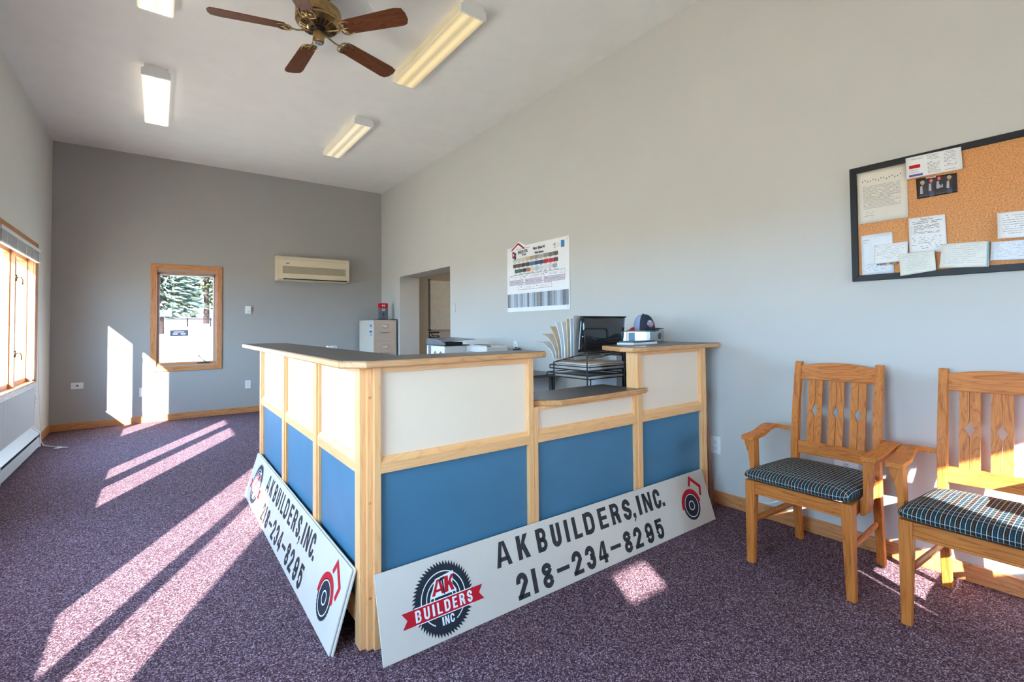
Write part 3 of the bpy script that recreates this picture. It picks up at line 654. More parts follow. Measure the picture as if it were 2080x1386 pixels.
# ------------------------------------------------------------------ chairs
def make_chair():
    c = empty('dining_armchair', (0, 0, 0))
    def leg(sy):
        # front leg, straight outside, tapering inwards
        yo = .234*sy; t0, t1 = .048, .033
        MB().hexa([(.002, yo-t1*sy, 0), (.035, yo-t1*sy, 0), (.035, yo, 0), (.002, yo, 0), (0, yo-t0*sy, .414), (.048, yo-t0*sy, .414), (.048, yo, .414), (0, yo, .414)]).build('leg', w_cz, c, .003)
    def back(sy):
        pts = [(.478, 0), (.452, .20), (.440, .40), (.448, .55), (.478, .75), (.528, .985)]; wd = [.030, .036, .042, .040, .036, .030]
        y1, y0 = .206*sy, .172*sy; rings = []
        for (x, z), k in zip(pts, wd): rings.append([(x, y0, z), (x+k, y0, z), (x+k, y1, z), (x, y1, z)])
        MB().loft(rings).build('leg', w_cz, c, .0025)
    for s_ in (1, -1): leg(s_); back(s_)
    # aprons
    MB().box(.006, .026, -.19, .19, .362, .412).box(.004, .028, -.19, .19, .350, .360).box(.010, .022, -.19, .19, .359, .363).build('apron', w_cy, c, .0015)
    for s_ in (1, -1):
        a, b_ = sorted((.206*s_, .226*s_)); a2, b2 = sorted((.176*s_, .196*s_))
        MB().hexa([(.045, a, .352), (.045, b_, .352), (.445, b2, .352), (.445, a2, .352), (.045, a, .412), (.045, b_, .412), (.445, b2, .412), (.445, a2, .412)][0:1]+[(.445, a2, .352), (.445, b2, .352), (.045, b_, .352), (.045, a, .412), (.445, a2, .412), (.445, b2, .412), (.045, b_, .412)]).build('apron', w_cx, c, .0015)
        # stretcher
        y = .208*s_
        rings = []
        for i in range(7):
            x = .036+i*(.442-.036)/6; k = 1 if 0 < i < 6 else .75; yy = y-(.020*s_)*i/6
            rings.append([(x, yy+.010*k*math.cos(q*math.pi/5), .212+.017*k*math.sin(q*math.pi/5)) for q in range(10)])
        MB().loft(rings).build('stretcher', w_cx, c, smooth=True)
        # arm: lofted stations (x, inner |y|, outer |y|, z)
        st = [(.085, .240, .294, .590), (.10, .236, .300, .591), (.17, .238, .302, .592), (.23, .238, .304, .597), (.28, .243, .307, .607), (.33, .250, .311, .615), (.38, .252, .311, .617), (.415, .247, .303, .613), (.440, .235, .285, .607), (.462, .207, .255, .603)]
        rings = []
        for x, yi, yo, z in st: rings.append([(x, yi*s_, z), (x, yo*s_, z), (x, yo*s_, z+.022), (x, yi*s_, z+.022)])
        MB().loft(rings).build('armrest', w_cx, c, .003)
        pf = [(.240, .592), (.288, .592), (.288, .57), (.270, .52), (.262, .46), (.262, .40), (.256, .366), (.240, .348), (.226, .346), (.226, .40), (.238, .42), (.240, .47)]
        MB().prism([(q[0]*s_, q[1]) for q in pf], 'x', .105, .165).build('arm_post', w_cz, c, .003)
    MB().box(.435, .452, -.172, .172, .352, .412).build('apron', w_cy, c, .0015)
    # back rails, slightly hollow
    def bowed(z0, z1f, xf, th, name):
        rings = []
        for i in range(13):
            y = -.172+.344*i/12; k = 1-(y/.172)**2; zt = z1f(k)
            a, b2 = xf(z0)+.012*k, xf(zt)+.012*k
            rings.append([(a, y, z0), (a+th, y, z0), (b2+th, y, zt), (b2, y, zt)])
        MB().loft(rings).build(name, w_cy, c, .002)
    xf = lambda z: .452+.006 + max(0, (z-.55))*.165
    bowed(.887, lambda k: .963+.020*k, xf, .020, 'crest_rail'); bowed(.483, lambda k: .553, xf, .020, 'lower_rail')
    for yc in (.101, 0, -.101):
        k = 1-(yc/.172)**2
        for sg in (1, -1):
            hw, g = .0345, .0010; zc, dh, dw = .722, .034, .0165
            pts = [(g, .552), (hw, .552), (hw, .890), (g, .890), (g, zc+dh), (dw, zc), (g, zc-dh)]
            pts = [(yc+sg*a, z) for a, z in pts]
            n = len(pts); x_ = lambda z: xf(z)+.012*k+.006
            vs = [(x_(z), y, z) for y, z in pts]+[(x_(z)+.010, y, z) for y, z in pts]
            MB().add(vs, [tuple(range(n)), tuple(range(2*n-1, n-1, -1))]+[(i, (i+1) % n, n+(i+1) % n, n+i) for i in range(n)]).build('slat', w_cz, c)
    # seat cushion: domed pad with rounded edge
    nx, ny = 22, 26; V_ = []; F_ = []
    def hw(x): return .240-.035*max(0, x)/.45
    for side in (1, 0):
        for i in range(nx+1):
            for j in range(ny+1):
                u, v = i/nx*2-1, j/ny*2-1
                # superellipse remap keeps corners round
                uu = math.copysign(1-(1-abs(u))**1.6, u); vv = math.copysign(1-(1-abs(v))**1.6, v)
                rr = 1-.045*(abs(uu)*abs(vv))**5
                x = .205+uu*.232*rr; y = vv*hw(x)*rr
                e_ = max(abs(uu), abs(vv)); ed = (1-abs(uu)**5)*(1-abs(vv)**5)
                z = .443+(.036*max(0, ed)**.42 if side else -.030*max(0, ed)**.30)
                V_.append((x, y, z))
    W = ny+1; off = (nx+1)*W
    for i in range(nx):
        for j in range(ny):
            a = i*W+j; F_.append((a, a+W, a+W+1, a+1)); F_.append((off+a, off+a+1, off+a+W+1, off+a+W))
    o = MB().add(V_, F_).build('seat_cushion', m_fab, c, smooth=True)
    o['label'] = 'striped upholstered seat'
    return c
def copy_tree(o):
    q = o.copy(); col.objects.link(q)
    for ch in list(o.children):
        d = copy_tree(ch); d.parent = q
    return q
ch1 = make_chair(); ch2 = copy_tree(ch1)
for o, x, y, lb in ((ch1, 2.398, 1.034, 'honey oak armchair with striped seat nearer the desk, in shade'), (ch2, 2.388, .408, 'honey oak armchair with striped seat cut by the right edge, sun across its back')):
    o.location = (x, y, 0); tag(o, lb, 'chair', 'oak armchairs along the right wall')

# ------------------------------------------------------------------ ceiling lights
m_diff, t, b = nodes('prismatic_diffuser')
cx_ = t.nodes.new('ShaderNodeTexCoord'); sx_ = t.nodes.new('ShaderNodeSeparateXYZ'); t.links.new(cx_.outputs['Object'], sx_.inputs[0])
def lamp_mat(name, colr, strength):
    m, t, b = nodes(name); b.inputs['Base Color'].default_value = (.32, .31, .28, 1); b.inputs['Roughness'].default_value = .35
    tcn = t.nodes.new('ShaderNodeTexCoord'); s1 = t.nodes.new('ShaderNodeSeparateXYZ'); t.links.new(tcn.outputs['Generated'], s1.inputs[0])
    r = t.nodes.new('ShaderNodeValToRGB'); t.links.new(s1.outputs['X'], r.inputs[0]); el = r.color_ramp.elements; r.color_ramp.interpolation = 'EASE'
    el[0].position = 0; el[0].color = (.45, .45, .45, 1); el[1].position = 1; el[1].color = (.45, .45, .45, 1)
    for p, v in ((.27, 1.0), (.5, .55), (.73, 1.0)):
        q = el.new(p); q.color = (v, v, v, 1)
    mu = t.nodes.new('ShaderNodeMath'); mu.operation = 'MULTIPLY'; mu.inputs[1].default_value = strength
    t.links.new(r.outputs[0], mu.inputs[0]); t.links.new(mu.outputs[0], b.inputs['Emission Strength'])
    b.inputs['Emission Color'].default_value = (*colr, 1); return m
LAMPS = [((1.765, 2.80, 4.02), (1.0, .76, .34), .078, 'warm yellow ceiling light fixture nearest the fan on its right'),
         ((1.765, 5.03, 6.23), (1.0, .84, .55), .082, 'smaller-looking ceiling light fixture nearest the right wall and far wall'),
         ((-.03, 5.09, 6.31), (1.0, .93, .78), .20, 'bright ceiling light fixture near the left wall, fully in view'),
         ((1.765, .57, 1.79), (1.0, .80, .54), .28, 'added warm fill light above the chairs, out of the view'),  # unseen fixture added to the row for warm fill
         ((-.03, .57, 1.79), (1.0, .80, .54), .28, 'added warm fill light above the viewer, out of the view'),  # second unseen fixture, added to brighten the upper walls and ceiling
         ((-.03, 2.86, 4.075), (1.0, .90, .66), .15, 'ceiling light fixture cut off by the top left edge of the view')]
for i, ((xc, ya, yb), colr, st, lb) in enumerate(LAMPS):
    o = empty('ceiling_light', (xc, (ya+yb)/2, ZC), lb, 'ceiling light', 'fluorescent ceiling lights')
    for a, b_ in ((ya, ya+.022), (yb-.022, yb)):
        MB().prism([(xc-.085, ZC), (xc-.085, ZC-.02), (xc-.105, ZC-.035), (xc-.105, ZC-.088), (xc+.105, ZC-.088), (xc+.105, ZC-.035), (xc+.085, ZC-.02), (xc+.085, ZC)], 'y', a, b_).build('end_cap', m_white, o, .001)
    MB().box(xc-.083, xc+.083, ya+.022, yb-.022, ZC-.022, ZC).build('housing', m_white, o)
    P = [(xc-.102, ZC-.022), (xc-.102, ZC-.080), (xc-.092, ZC-.089), (xc+.092, ZC-.089), (xc+.102, ZC-.080), (xc+.102, ZC-.022)]
    MB().prism(P, 'y', ya+.022, yb-.022).build('diffuser', lamp_mat('lit_diffuser_%d' % i if False else 'lit_diffuser', colr, st), o)

# ------------------------------------------------------------------ ceiling fan
FX, FYy, FZ = .862, 3.345, 3.21
fan = empty('ceiling_fan', (FX, FYy, ZC), 'brass ceiling fan with five dark walnut blades', 'fan')
MB().lathe([(0, ZC), (.070, ZC), (.075, ZC-.02), (.055, ZC-.055), (.03, ZC-.065), (0, ZC-.065)], (FX, FYy, 0), 32).build('canopy', m_brass, fan, smooth=True)
MB().lathe([(.014, ZC-.06), (.014, 3.39)], (FX, FYy, 0), 16).build('downrod', m_brass, fan, smooth=True)
MB().lathe([(0, 3.405), (.07, 3.405), (.085, 3.385), (.085, 3.375), (.135, 3.365), (.147, 3.35), (.148, 3.29), (.143, 3.283), (.148, 3.278), (.146, 3.268), (.12, 3.245), (.065, 3.228), (.05, 3.226), (0, 3.226)], (FX, FYy, 0), 48).build('motor_housing', m_brass, fan, smooth=False)
for k in range(24):
    a = 2*math.pi*k/24; c_, s_ = math.cos(a), math.sin(a); q = lambda r, d, z: (FX+r*c_-d*s_, FYy+r*s_+d*c_, z)
    MB().hexa([q(.078, -.006, 3.226), q(.118, -.009, 3.2405), q(.118, .009, 3.2405), q(.078, .006, 3.226), q(.078, -.006, 3.236), q(.118, -.009, 3.252), q(.118, .009, 3.252), q(.078, .006, 3.236)]).build('vent_rib', m_brassd, fan)
MB().lathe([(0, 3.230), (.055, 3.230), (.055, 3.214), (.036, 3.212), (0, 3.212)], (FX, FYy, 0), 32).build('flywheel', m_black, fan)
MB().lathe([(0, 3.214), (.033, 3.214), (.036, 3.208), (.036, 3.148), (.032, 3.138), (.024, 3.134), (0, 3.134)], (FX, FYy, 0), 32).build('switch_cup', m_brass, fan, smooth=False)
MB().lathe([(0, 3.136), (.023, 3.136), (.021, 3.131), (0, 3.130)], (FX, FYy, 0), 24).build('cup_cap', m_steel, fan)
MB().tube([(FX-.034, FYy-.014, 3.16), (FX-.042, FYy-.018, 3.15), (FX-.043, FYy-.018, 3.11)], .0016, 6).build('pull_chain', m_brass, fan)
def fanxf(a, pitch):
    ca, sa = math.cos(a), math.sin(a); cp, sp_ = math.cos(pitch), math.sin(pitch)
    def q(r, d, h=0): return (FX+r*ca-d*cp*sa, FYy+r*sa+d*cp*ca, FZ+h+d*sp_)
    return q
for k in range(5):
    a = R(164.7-72*k); q = fanxf(a, R(-13)); q0 = fanxf(a, 0)
    # blade outline
    out = [(.205, -.050), (.20, -.03), (.20, .03), (.205, .050), (.24, .056), (.60, .068), (.632, .060), (.652, .030), (.656, -.02), (.645, -.058), (.60, -.068), (.24, -.056)]
    n = len(out)
    vs = [q(r, d, -.003) for r, d in out]+[q(r, d, .003) for r, d in out]
    # local mesh with its own frame so the grain follows the blade
    me = bpy.data.meshes.new('blade'); me.from_pydata([(r-.2, d, -.003) for r, d in out]+[(r-.2, d, .003) for r, d in out], [], [tuple(range(n-1, -1, -1)), tuple(range(n, 2*n))]+[(i, (i+1) % n, n+(i+1) % n, n+i) for i in range(n)])
    me.materials.append(w_blade); bo = bpy.data.objects.new('blade', me); col.objects.link(bo)
    mw = Matrix.Translation((FX, FYy, FZ)) @ Matrix.Rotation(a, 4, 'Z') @ Matrix.Rotation(R(-13), 4, 'X') @ Matrix.Translation((.2, 0, 0))
    bo.parent = fan; bo.matrix_parent_inverse = fan.matrix_world.inverted(); bo.matrix_world = mw
    bo.matrix_basis = mw
    # ornate blade iron: arm and scrolls under the blade
    b_ = MB()
    b_.tube([q0(.035, 0, .008), q0(.09, 0, -.004), q0(.135, 0, -.012), q0(.175, 0, -.010)], [.007, .006, .0055, .006], 8)
    for s_ in (1, -1):
        b_.tube([q(.175, 0, -.010), q(.170, .022*s_, -.009), q(.180, .042*s_, -.008), q(.205, .052*s_, -.008), q(.235, .048*s_, -.008), q(.255, .040*s_, -.008)], [.0055, .0055, .005, .005, .004, .003], 8)
        b_.tube([q(.175, 0, -.009), q(.20, .016*s_, -.008), q(.215, .028*s_, -.008), q(.20, .036*s_, -.008), q(.188, .026*s_, -.008)], .0035, 6)
    b_.tube([q(.172, 0, -.010), q(.20, 0, -.009), q(.235, 0, -.008)], [.006, .005, .003], 8)
    b_.build('blade_iron', m_brass, fan, smooth=True)

# ------------------------------------------------------------------ air conditioner
ac = empty('air_conditioner', (1.909, YF, 1.9), 'aged ivory split air conditioner high on the far wall', 'air conditioner')
prof = [(YF, 1.905), (YF-.15, 1.905), (YF-.185, 1.925), (YF-.19, 1.955), (YF-.19, 2.22), (YF-.175, 2.258), (YF-.13, 2.272), (YF, 2.272)]
MB().prism(prof, 'x', 1.40, 2.42).build('body', m_ac, ac, .01, seg=3)
for a, b_ in ((1.388, 1.405), (2.415, 2.432)): MB().prism([(p[0] if p[0] > YF-.01 else p[0]-.003, p[1]) for p in prof], 'x', a, b_).build('end_panel', m_ac, ac, .008, seg=3)
g = MB()
for i in range(16): g.box(1.46, 2.37, YF-.1925, YF-.19, 2.010+i*.0068, 2.0135+i*.0068)
tag(g.build('intake_grille', m_acd, ac), kind='stuff')
MB().box(1.46, 2.37, YF-.1910, YF-.1899, 2.008, 2.118).build('intake_screen', m_acd, ac)
MB().box(1.47, 2.40, YF-.188, YF-.150, 1.921, 1.936).build('outlet_slot', m_dark, ac)
MB().box(1.47, 2.40, YF-.1895, YF-.165, 1.913, 1.9165).build('louver', m_ac, ac, .001)
MB().box(1.45, 2.40, YF-.1908, YF-.1898, 2.214, 2.217).build('seam', m_acd, ac)
MB().box(1.505, 1.55, YF-.1915, YF-.19, 2.150, 2.162).build('name_plate', m_inkt, ac)

# ------------------------------------------------------------------ wall plates
def plate(kind, name, fr, wd, hg, label, cat, m=m_white, grp=None):
    """fr: frame whose origin is the plate centre on the wall"""
    o, U, V, N, _ = fr
    def bx(u0, u1, v0, v1, n0, n1):
        p = lambda u, v, n: o+U*u+V*v+N*n
        return MB().hexa([p(u0, v0, n0), p(u1, v0, n0), p(u1, v1, n0), p(u0, v1, n0), p(u0, v0, n1), p(u1, v0, n1), p(u1, v1, n1), p(u0, v1, n1)])
    e = empty(name, tuple(o), label, cat, grp)
    bx(-wd/2, wd/2, -hg/2, hg/2, 0, .006).build('plate', m, e, .0015)
    if kind == 'outlet':
        for s_ in (-1, 1):
            r = bx(-.016, .016, s_*.021-.013, s_*.021+.013, .006, .0075).build('receptacle', m_offw, e, .003)
            for u in (-.006, .006): bx(u-.0012, u+.0012, s_*.021-.004, s_*.021+.006, .0076, .0079).build('slot', m_ink, r)
            bx(-.002, .002, s_*.021-.010, s_*.021-.007, .0076, .0079).build('slot', m_ink, r)
    if kind == 'switch':
        bx(-.006, .006, -.013, .013, .006, .009).build('toggle', m_offw, e, .001)
        for s_ in (-1, 1): bx(-.002, .002, s_*.03-.002, s_*.03+.002, .006, .0068).build('screw', m_ink, e)
    if kind == 'jack': bx(-.012, .012, -.010, .010, .006, .009).build('jack', m_inkt, e, .002)
    return e
FARF = lambda x, z: frame((x, YF, z), (1, 0, 0), (0, 0, 1), (0, -1, 0))
RGT = lambda y, z: frame((XR, y, z), (0, -1, 0), (0, 0, 1), (-1, 0, 0))
LFT = lambda y, z: frame((XL, y, z), (0, 1, 0), (0, 0, 1), (1, 0, 0))
plate('outlet', 'wall_outlet', FARF(1.040, .399), .070, .115, 'white power outlet on the far wall just left of the desk', 'outlet')
plate('blank', 'wall_plate', FARF(-.155, .396), .070, .115, 'blank white plate under the far window, half in the sun patch', 'wall plate')
plate('jack', 'phone_jack', FARF(-.783, .527), .115, .078, 'horizontal white jack plate on the far wall near the left corner', 'wall plate')
plate('outlet', 'wall_outlet', RGT(1.797, .386), .070, .115, 'white power outlet on the right wall beside the leaning boards', 'outlet')
plate('outlet', 'wall_outlet', RGT(1.035, .405), .115, .115, 'wide white outlet on the wall behind the nearer-to-desk armchair', 'outlet')
plate('outlet', 'wall_outlet', RGT(4.03, .985), .070, .115, 'white power outlet above the white office machines', 'outlet')
plate('switch', 'light_switch', RGT(5.33, 1.442), .070, .115, 'white light switch beside the doorway', 'switch', m_wall)
plate('outlet', 'wall_outlet', LFT(7.02, .46), .070, .115, 'white power outlet on the left wall below the window', 'outlet')
th = empty('thermostat', (1.037, YF, 1.467), 'small white thermostat with round dial on the far wall', 'thermostat')
MB().box(1.0, 1.074, YF-.028, YF, 1.412, 1.522).build('body', m_white, th, .004)
MB().lathe([(0, -.034), (.018, -.034), (.020, -.028), (0, -.028)], (1.042, YF, 1.445), 24, 'y').build('dial', m_cream_p, th)

# ------------------------------------------------------------------ baseboard heater
ht = empty('baseboard_heater', (XL, 5.6, 0), 'white electric baseboard heater under the left window', 'heater')
x = XL
def hseg(y0, y1):
    MB().prism([(x, .022), (x+.064, .022), (x+.064, .105), (x+.060, .110), (x+.060, .022+.01), (x, .03)], 'y', y0, y1)
    MB().hexa([(x+.052, y0, .025), (x+.064, y0, .020), (x+.064, y1, .020), (x+.052, y1, .025), (x+.050, y0, .112), (x+.062, y0, .118), (x+.062, y1, .118), (x+.050, y1, .112)]).build('front_panel', m_offw, ht, .001)
    MB().hexa([(x+.0, y0, .208), (x+.066, y0, .142), (x+.066, y1, .142), (x+.0, y1, .208), (x+.0, y0, .222), (x+.012, y0, .222), (x+.068, y0, .150), (x+.012, y1, .222)][:0] or [(x, y0, .165), (x+.060, y0, .140), (x+.060, y1, .140), (x, y1, .165), (x, y0, .215), (x+.066, y0, .150), (x+.066, y1, .150), (x, y1, .215)]).build('hood', m_offw, ht, .001)
    MB().box(x+.005, x+.040, y0, y1, .02, .145).build('heating_fins', m_dark, ht)
hseg(4.2, 5.30); hseg(5.31, 6.82)
for a, b_ in ((6.82, 6.865), (5.298, 5.312), (4.16, 4.2)): MB().prism([(x, .012), (x+.067, .012), (x+.067, .152), (x, .222)], 'y', a, b_).build('end_cap', m_offw, ht, .001) if False else MB().hexa([(x, a, .012), (x+.067, a, .012), (x+.067, b_, .012), (x, b_, .012), (x, a, .222), (x+.067, a, .155), (x+.067, b_, .155), (x, b_, .222)]).build('end_cap', m_offw, ht, .001)

# ------------------------------------------------------------------ wall chart (metal colour samples)
po = empty('colour_chart', (XR, 3.68, 1.35), 'white metal siding colour chart with swatches on the right wall above the desk', 'poster')
PY, PZ, PW, PH = 4.165, 1.349, .97, .681
fr = frame((XR-.006, PY, PZ), (0, -1, 0), (0, 0, 1), (-1, 0, 0), .0008)
MB().box(XR-.006, XR-.001, PY-PW, PY, PZ, PZ+PH).build('sheet', m_wprint, po, .002)
P = lambda u, v: (u*PW, v*PH)
def rect(b_, u0, u1, v0, v1, f=fr): b_.flat([P(u0, v0), P(u1, v0), P(u1, v1), P(u0, v1)], f)
# roof logo rising over the top edge
MB().prism([(PY-.10*PW, PZ+PH-.02), (PY-.10*PW, PZ+PH), (PY-.215*PW, PZ+PH+.055), (PY-.33*PW, PZ+PH), (PY-.33*PW, PZ+PH-.02)], 'x', XR-.0055, XR-.0015).build('logo_tab', m_wprint, po)
b_ = MB(); f2 = lifted(fr, .0014)
for q in strip([P(.085, .955), P(.205, 1.045), P(.31, .955)], .016): b_.flat(q, f2)
rtext(b_, 'D', .10*PW, .84*PH, .085, f2, .75, .006); tag(b_.build('logo_roof', m_redd, po), kind='stuff')
b_ = MB(); f3 = lifted(fr, .0018)
rtext(b_, 'S', .135*PW, .815*PH, .085, f3, .75, .006)
rtext(b_, 'DAKOTA STEEL', .20*PW, .895*PH, .038, f3, .62, .0015); rtext(b_, '& trim', .275*PW, .85*PH, .032, f3, .8, .001)
rtext(b_, 'Maxx Shield 40', .46*PW, .905*PH, .038, f3, .78, .0014); rtext(b_, 'Paint System', .485*PW, .84*PH, .034, f3, .8, .001)
tag(b_.build('chart_title', mat('navy_ink', srgb(38, 40, 66), .6), po), kind='stuff')
b_ = MB(); rect(b_, .175, .40, .955, .96, f3); rect(b_, .20, .29, .885, .889, f3); tag(b_.build('title_rule', m_redd, po), kind='stuff')
b_ = MB(); rect(b_, .885, .935, .86, .955); b_.build('blue_label', mat('label_blue', srgb(38, 130, 190), .5), po)
b_ = MB(); rtext(b_, '40', .775*PW, .90*PH, .04, fr, .8, .001); rtext(b_, 'YR', .785*PW, .865*PH, .022, fr, .8, .0006); ring(b_, .845*PW, .905*PH, .017, .002, fr, n=20); tag(b_.build('warranty_marks', m_inkt, po), kind='stuff')
rows = [(.82, .765, ['c3cac9', 'cfc8c0', 'd8c9b3', 'c9bda0', 'a99a80', '9c8f7c', 'aaa89c', '8f8e88', '737270', '5c5a57'], .11, .845),
        (.735, .678, ['5a423f', '5c4a45', '3d3332', '47403a', '4e6f96', '1f4a86', '3a3f55', 'b0242c', 'c81f2a', '5d3a38'], .11, .845),
        (.652, .598, ['2f5b50', '35514d', '2d2f38', 'b0703a', 'd8cdb4', 'b9c2c2', 'd3d4d4', 'dcdcdc', 'd2d2d2', '9d9d9f'], .14, .83)]
for v1, v0, cs, ua, ub in rows:
    for i, hx in enumerate(cs):
        a = ua+(ub-ua)*i/len(cs); c1 = ua+(ub-ua)*(i+1)/len(cs)
        b_ = MB(); rect(b_, a, c1-.002, v0, v1); b_.build('swatch', mat('swatch_'+hx, srgb(int(hx[:2], 16), int(hx[2:4], 16), int(hx[4:], 16)), .4, var=.03), po)
b_ = MB(); rnd = random.Random(3)
for v1, v0, cs, ua, ub in rows:
    for i in range(len(cs)):
        a = ua+(ub-ua)*(i+.2)/len(cs); rect(b_, a, a+.035, v0-.016, v0-.009)
scribble(b_, .12*PW, .86*PW, .565*PH, .012, fr, rnd)
for (ua, ub, va, vb) in ((.05, .28, .51, .57), (.32, .59, .51, .57), (.63, .93, .51, .57), (.05, .28, .435, .48), (.32, .59, .435, .48), (.63, .93, .435, .48), (.22, .45, .35, .39), (.48, .74, .35, .39)):
    rect(b_, ua+.015, ua+.05, (va+vb)/2, (va+vb)/2+.008)
    for k in range(3): scribble(b_, (ua+.08)*PW, (ub-.02)*PW, (va+.012*k)*PH, .006, fr, rnd, .5)
tag(b_.build('chart_text', m_inkt, po), kind='stuff')
b_ = MB()
def outline(b_, u0, u1, v0, v1, t_=.004):
    rect(b_, u0, u1, v0-t_, v0); rect(b_, u0, u1, v1, v1+t_); rect(b_, u0-t_*.7, u0, v0, v1); rect(b_, u1, u1+t_*.7, v0, v1)
for a, c1 in ((.045, .285), (.325, .59), (.63, .935)): outline(b_, a, c1, .415, .558); rect(b_, a, c1, .485, .488)
outline(b_, .205, .745, .335, .40); rect(b_, .46, .463, .335, .40)
for a, c1 in ((.285, .325), (.59, .63)): rect(b_, a, c1, .525, .531); rect(b_, a, c1, .435, .441)
tag(b_.build('spec_boxes', m_redd, po), kind='stuff')
b_ = MB(); [rect(b_, a, c1, .417, .484, lifted(fr, .0007)) for a, c1 in ((.045, .285), (.325, .59), (.63, .935))]; tag(b_.build('spec_shading', mat('pale_mauve', srgb(196, 190, 204), .6), po), kind='stuff')
rib = MB(); rnd = random.Random(5); u = .005; cols = [srgb(120, 128, 138), srgb(176, 186, 198), srgb(98, 100, 106), srgb(150, 158, 170), srgb(130, 126, 124)]
pms = [mat('profile_grey', cc_, .4, var=.08, nscale=40) for cc_ in cols]
while u < .985:
    k = rnd.uniform(.008, .035); j = rnd.randrange(5); b_ = MB(); rect(b_, u, min(.985, u+k), .065, .275); u += k; b_.build('profile_strip', pms[j], po)
for u, v in ((.025, .96), (.97, .96), (.025, .03), (.97, .04)):
    b_ = MB(); o_s, U, V, N, l = fr; c0_ = o_s+U*u*PW+V*v*PH
    b_.lathe([(0, -.004), (.005, -.003), (.006, 0), (0, 0)], tuple(c0_), 10, 'x'); b_.build('screw', m_steel, po)

# ------------------------------------------------------------------ cork board
cb = empty('cork_board', (XR, .52, 1.43), 'black-framed cork notice board on the right wall', 'notice board')
cy0, cy1, cz0, cz1 = .062, .977, 1.422, 2.033; k = .031
MB().box(XR-.012, XR-.001, cy0+.01, cy1-.01, cz0+.01, cz1-.01).build('cork_sheet', m_cork, cb)
def mitx(y0, y1, z0, z1, c, side):
    P = {'l': [(y1, z0), (y1, z1), (y1-c, z1-c), (y1-c, z0+c)], 'r': [(y0, z0), (y0+c, z0+c), (y0+c, z1-c), (y0, z1)],
         't': [(y0, z1), (y0+c, z1-c), (y1-c, z1-c), (y1, z1)], 'b': [(y0, z0), (y1, z0), (y1-c, z0+c), (y0+c, z0+c)]}[side]
    return MB().prism(P, 'x', XR-.022, XR-.001)
m_frame = mat('black_frame', (.014, .015, .019), .45, var=.1, spec=.3)
for s_ in 'lrtb': mitx(cy0, cy1, cz0, cz1, k, s_).build('frame', m_frame, cb, .002)
XP = XR-.0125
def sheet(name, corners, m, label, cat, lift=0.0, curl=0.0, grp=None):
    """corners TL TR BR BL as (y,z); hangs on the cork; returns empty, frame (u right, v up from BL)"""
    e = empty(name, (XP-lift, sum(c[0] for c in corners)/4, sum(c[1] for c in corners)/4), label, cat, grp)
    TL, TR, BR, BL = [Vector((XP-lift, *c)) for c in corners]; n = 8; V_ = []; F_ = []
    for i in range(n+1):
        for j in range(n+1):
            u, v = i/n, j/n; p = (BL*(1-u)+BR*u)*(1-v)+(TL*(1-u)+TR*u)*v
            p = p-Vector((curl*((1-v)**2)+abs(curl)*.5*(2*u-1)**2, 0, 0)); V_.append(p)
    for i in range(n):
        for j in range(n): a = i*(n+1)+j; F_.append((a, a+n+1, a+n+2, a+1))
    top = [tuple(q) for q in V_]; th = .0009; bot = [(q[0]+th, q[1], q[2]) for q in top]; N1 = len(top)
    fs = F_+[tuple(reversed([i+N1 for i in f])) for f in F_]
    edge = [i*(n+1) for i in range(n+1)]+[n*(n+1)+j for j in range(1, n+1)]+[i*(n+1)+n for i in range(n-1, -1, -1)]+[j for j in range(n-1, 0, -1)]
    for a, b2 in zip(edge, edge[1:]+edge[:1]): fs.append((a, a+N1, b2+N1, b2))
    MB().add(top+bot, fs).build('sheet', m, e, smooth=True)
    Wd = (BR-BL).length; Hh = (TL-BL).length
    def mp(b_, polys):
        for poly in polys:
            pts = []
            for u, v in poly:
                p = (BL*(1-u)+BR*u)*(1-v)+(TL*(1-u)+TR*u)*v
                pts.append(p-Vector((curl*((1-v)**2)+abs(curl)*.5*(2*u-1)**2+.0008, 0, 0)))
            b_.add(pts, [tuple(range(len(pts)))])
    return e, mp
class Cap(MB):
    """collects flat polys in unit sheet space"""
    def __init__(s): super().__init__(); s.P = []
    def flat(s, poly, fr): s.P.append(poly); return s
def lines(mp, e, v1, v0, n, u0, u1, rnd, m=m_inkt, hgt=.012, ragged=.25, name='writing', fill=.85, slope=0):
    cp = Cap()
    for i in range(n):
        v = v1-(v1-v0)*i/max(1, n-1); ue = u1-rnd.random()*ragged*(1 if rnd.random() < .35 else .1)
        u = u0
        while u < ue:
            wl = rnd.uniform(.02, .07)
            if rnd.random() < fill:
                dv = rnd.uniform(-.002, .002); cp.P.append([(u, v+dv+slope*u), (min(u+wl, ue), v+dv+slope*u), (min(u+wl, ue), v+dv+hgt+slope*u), (u, v+dv+hgt+slope*u)])
            u += wl+.012
    b_ = MB(); mp(b_, cp.P); return tag(b_.build(name, m, e), kind='stuff')
rnd = random.Random(11)
def utext(mp, e, s, u0, v0, size, sx, m, name='heading', aspect=1.0, off=0):
    b0 = MB(); rtext(b0, s, 0, 0, 1.0, (Vector((0, 0, 0)), Vector((1, 0, 0)), Vector((0, 1, 0)), Vector((0, 0, 1)), 0), 1.0, off)
    b_ = MB(); polys = [[(u0+b0.v[i][0]*size*sx, v0+b0.v[i][1]*size) for i in f] for f in b0.f]; mp(b_, polys); return tag(b_.build(name, m, e), kind='stuff')
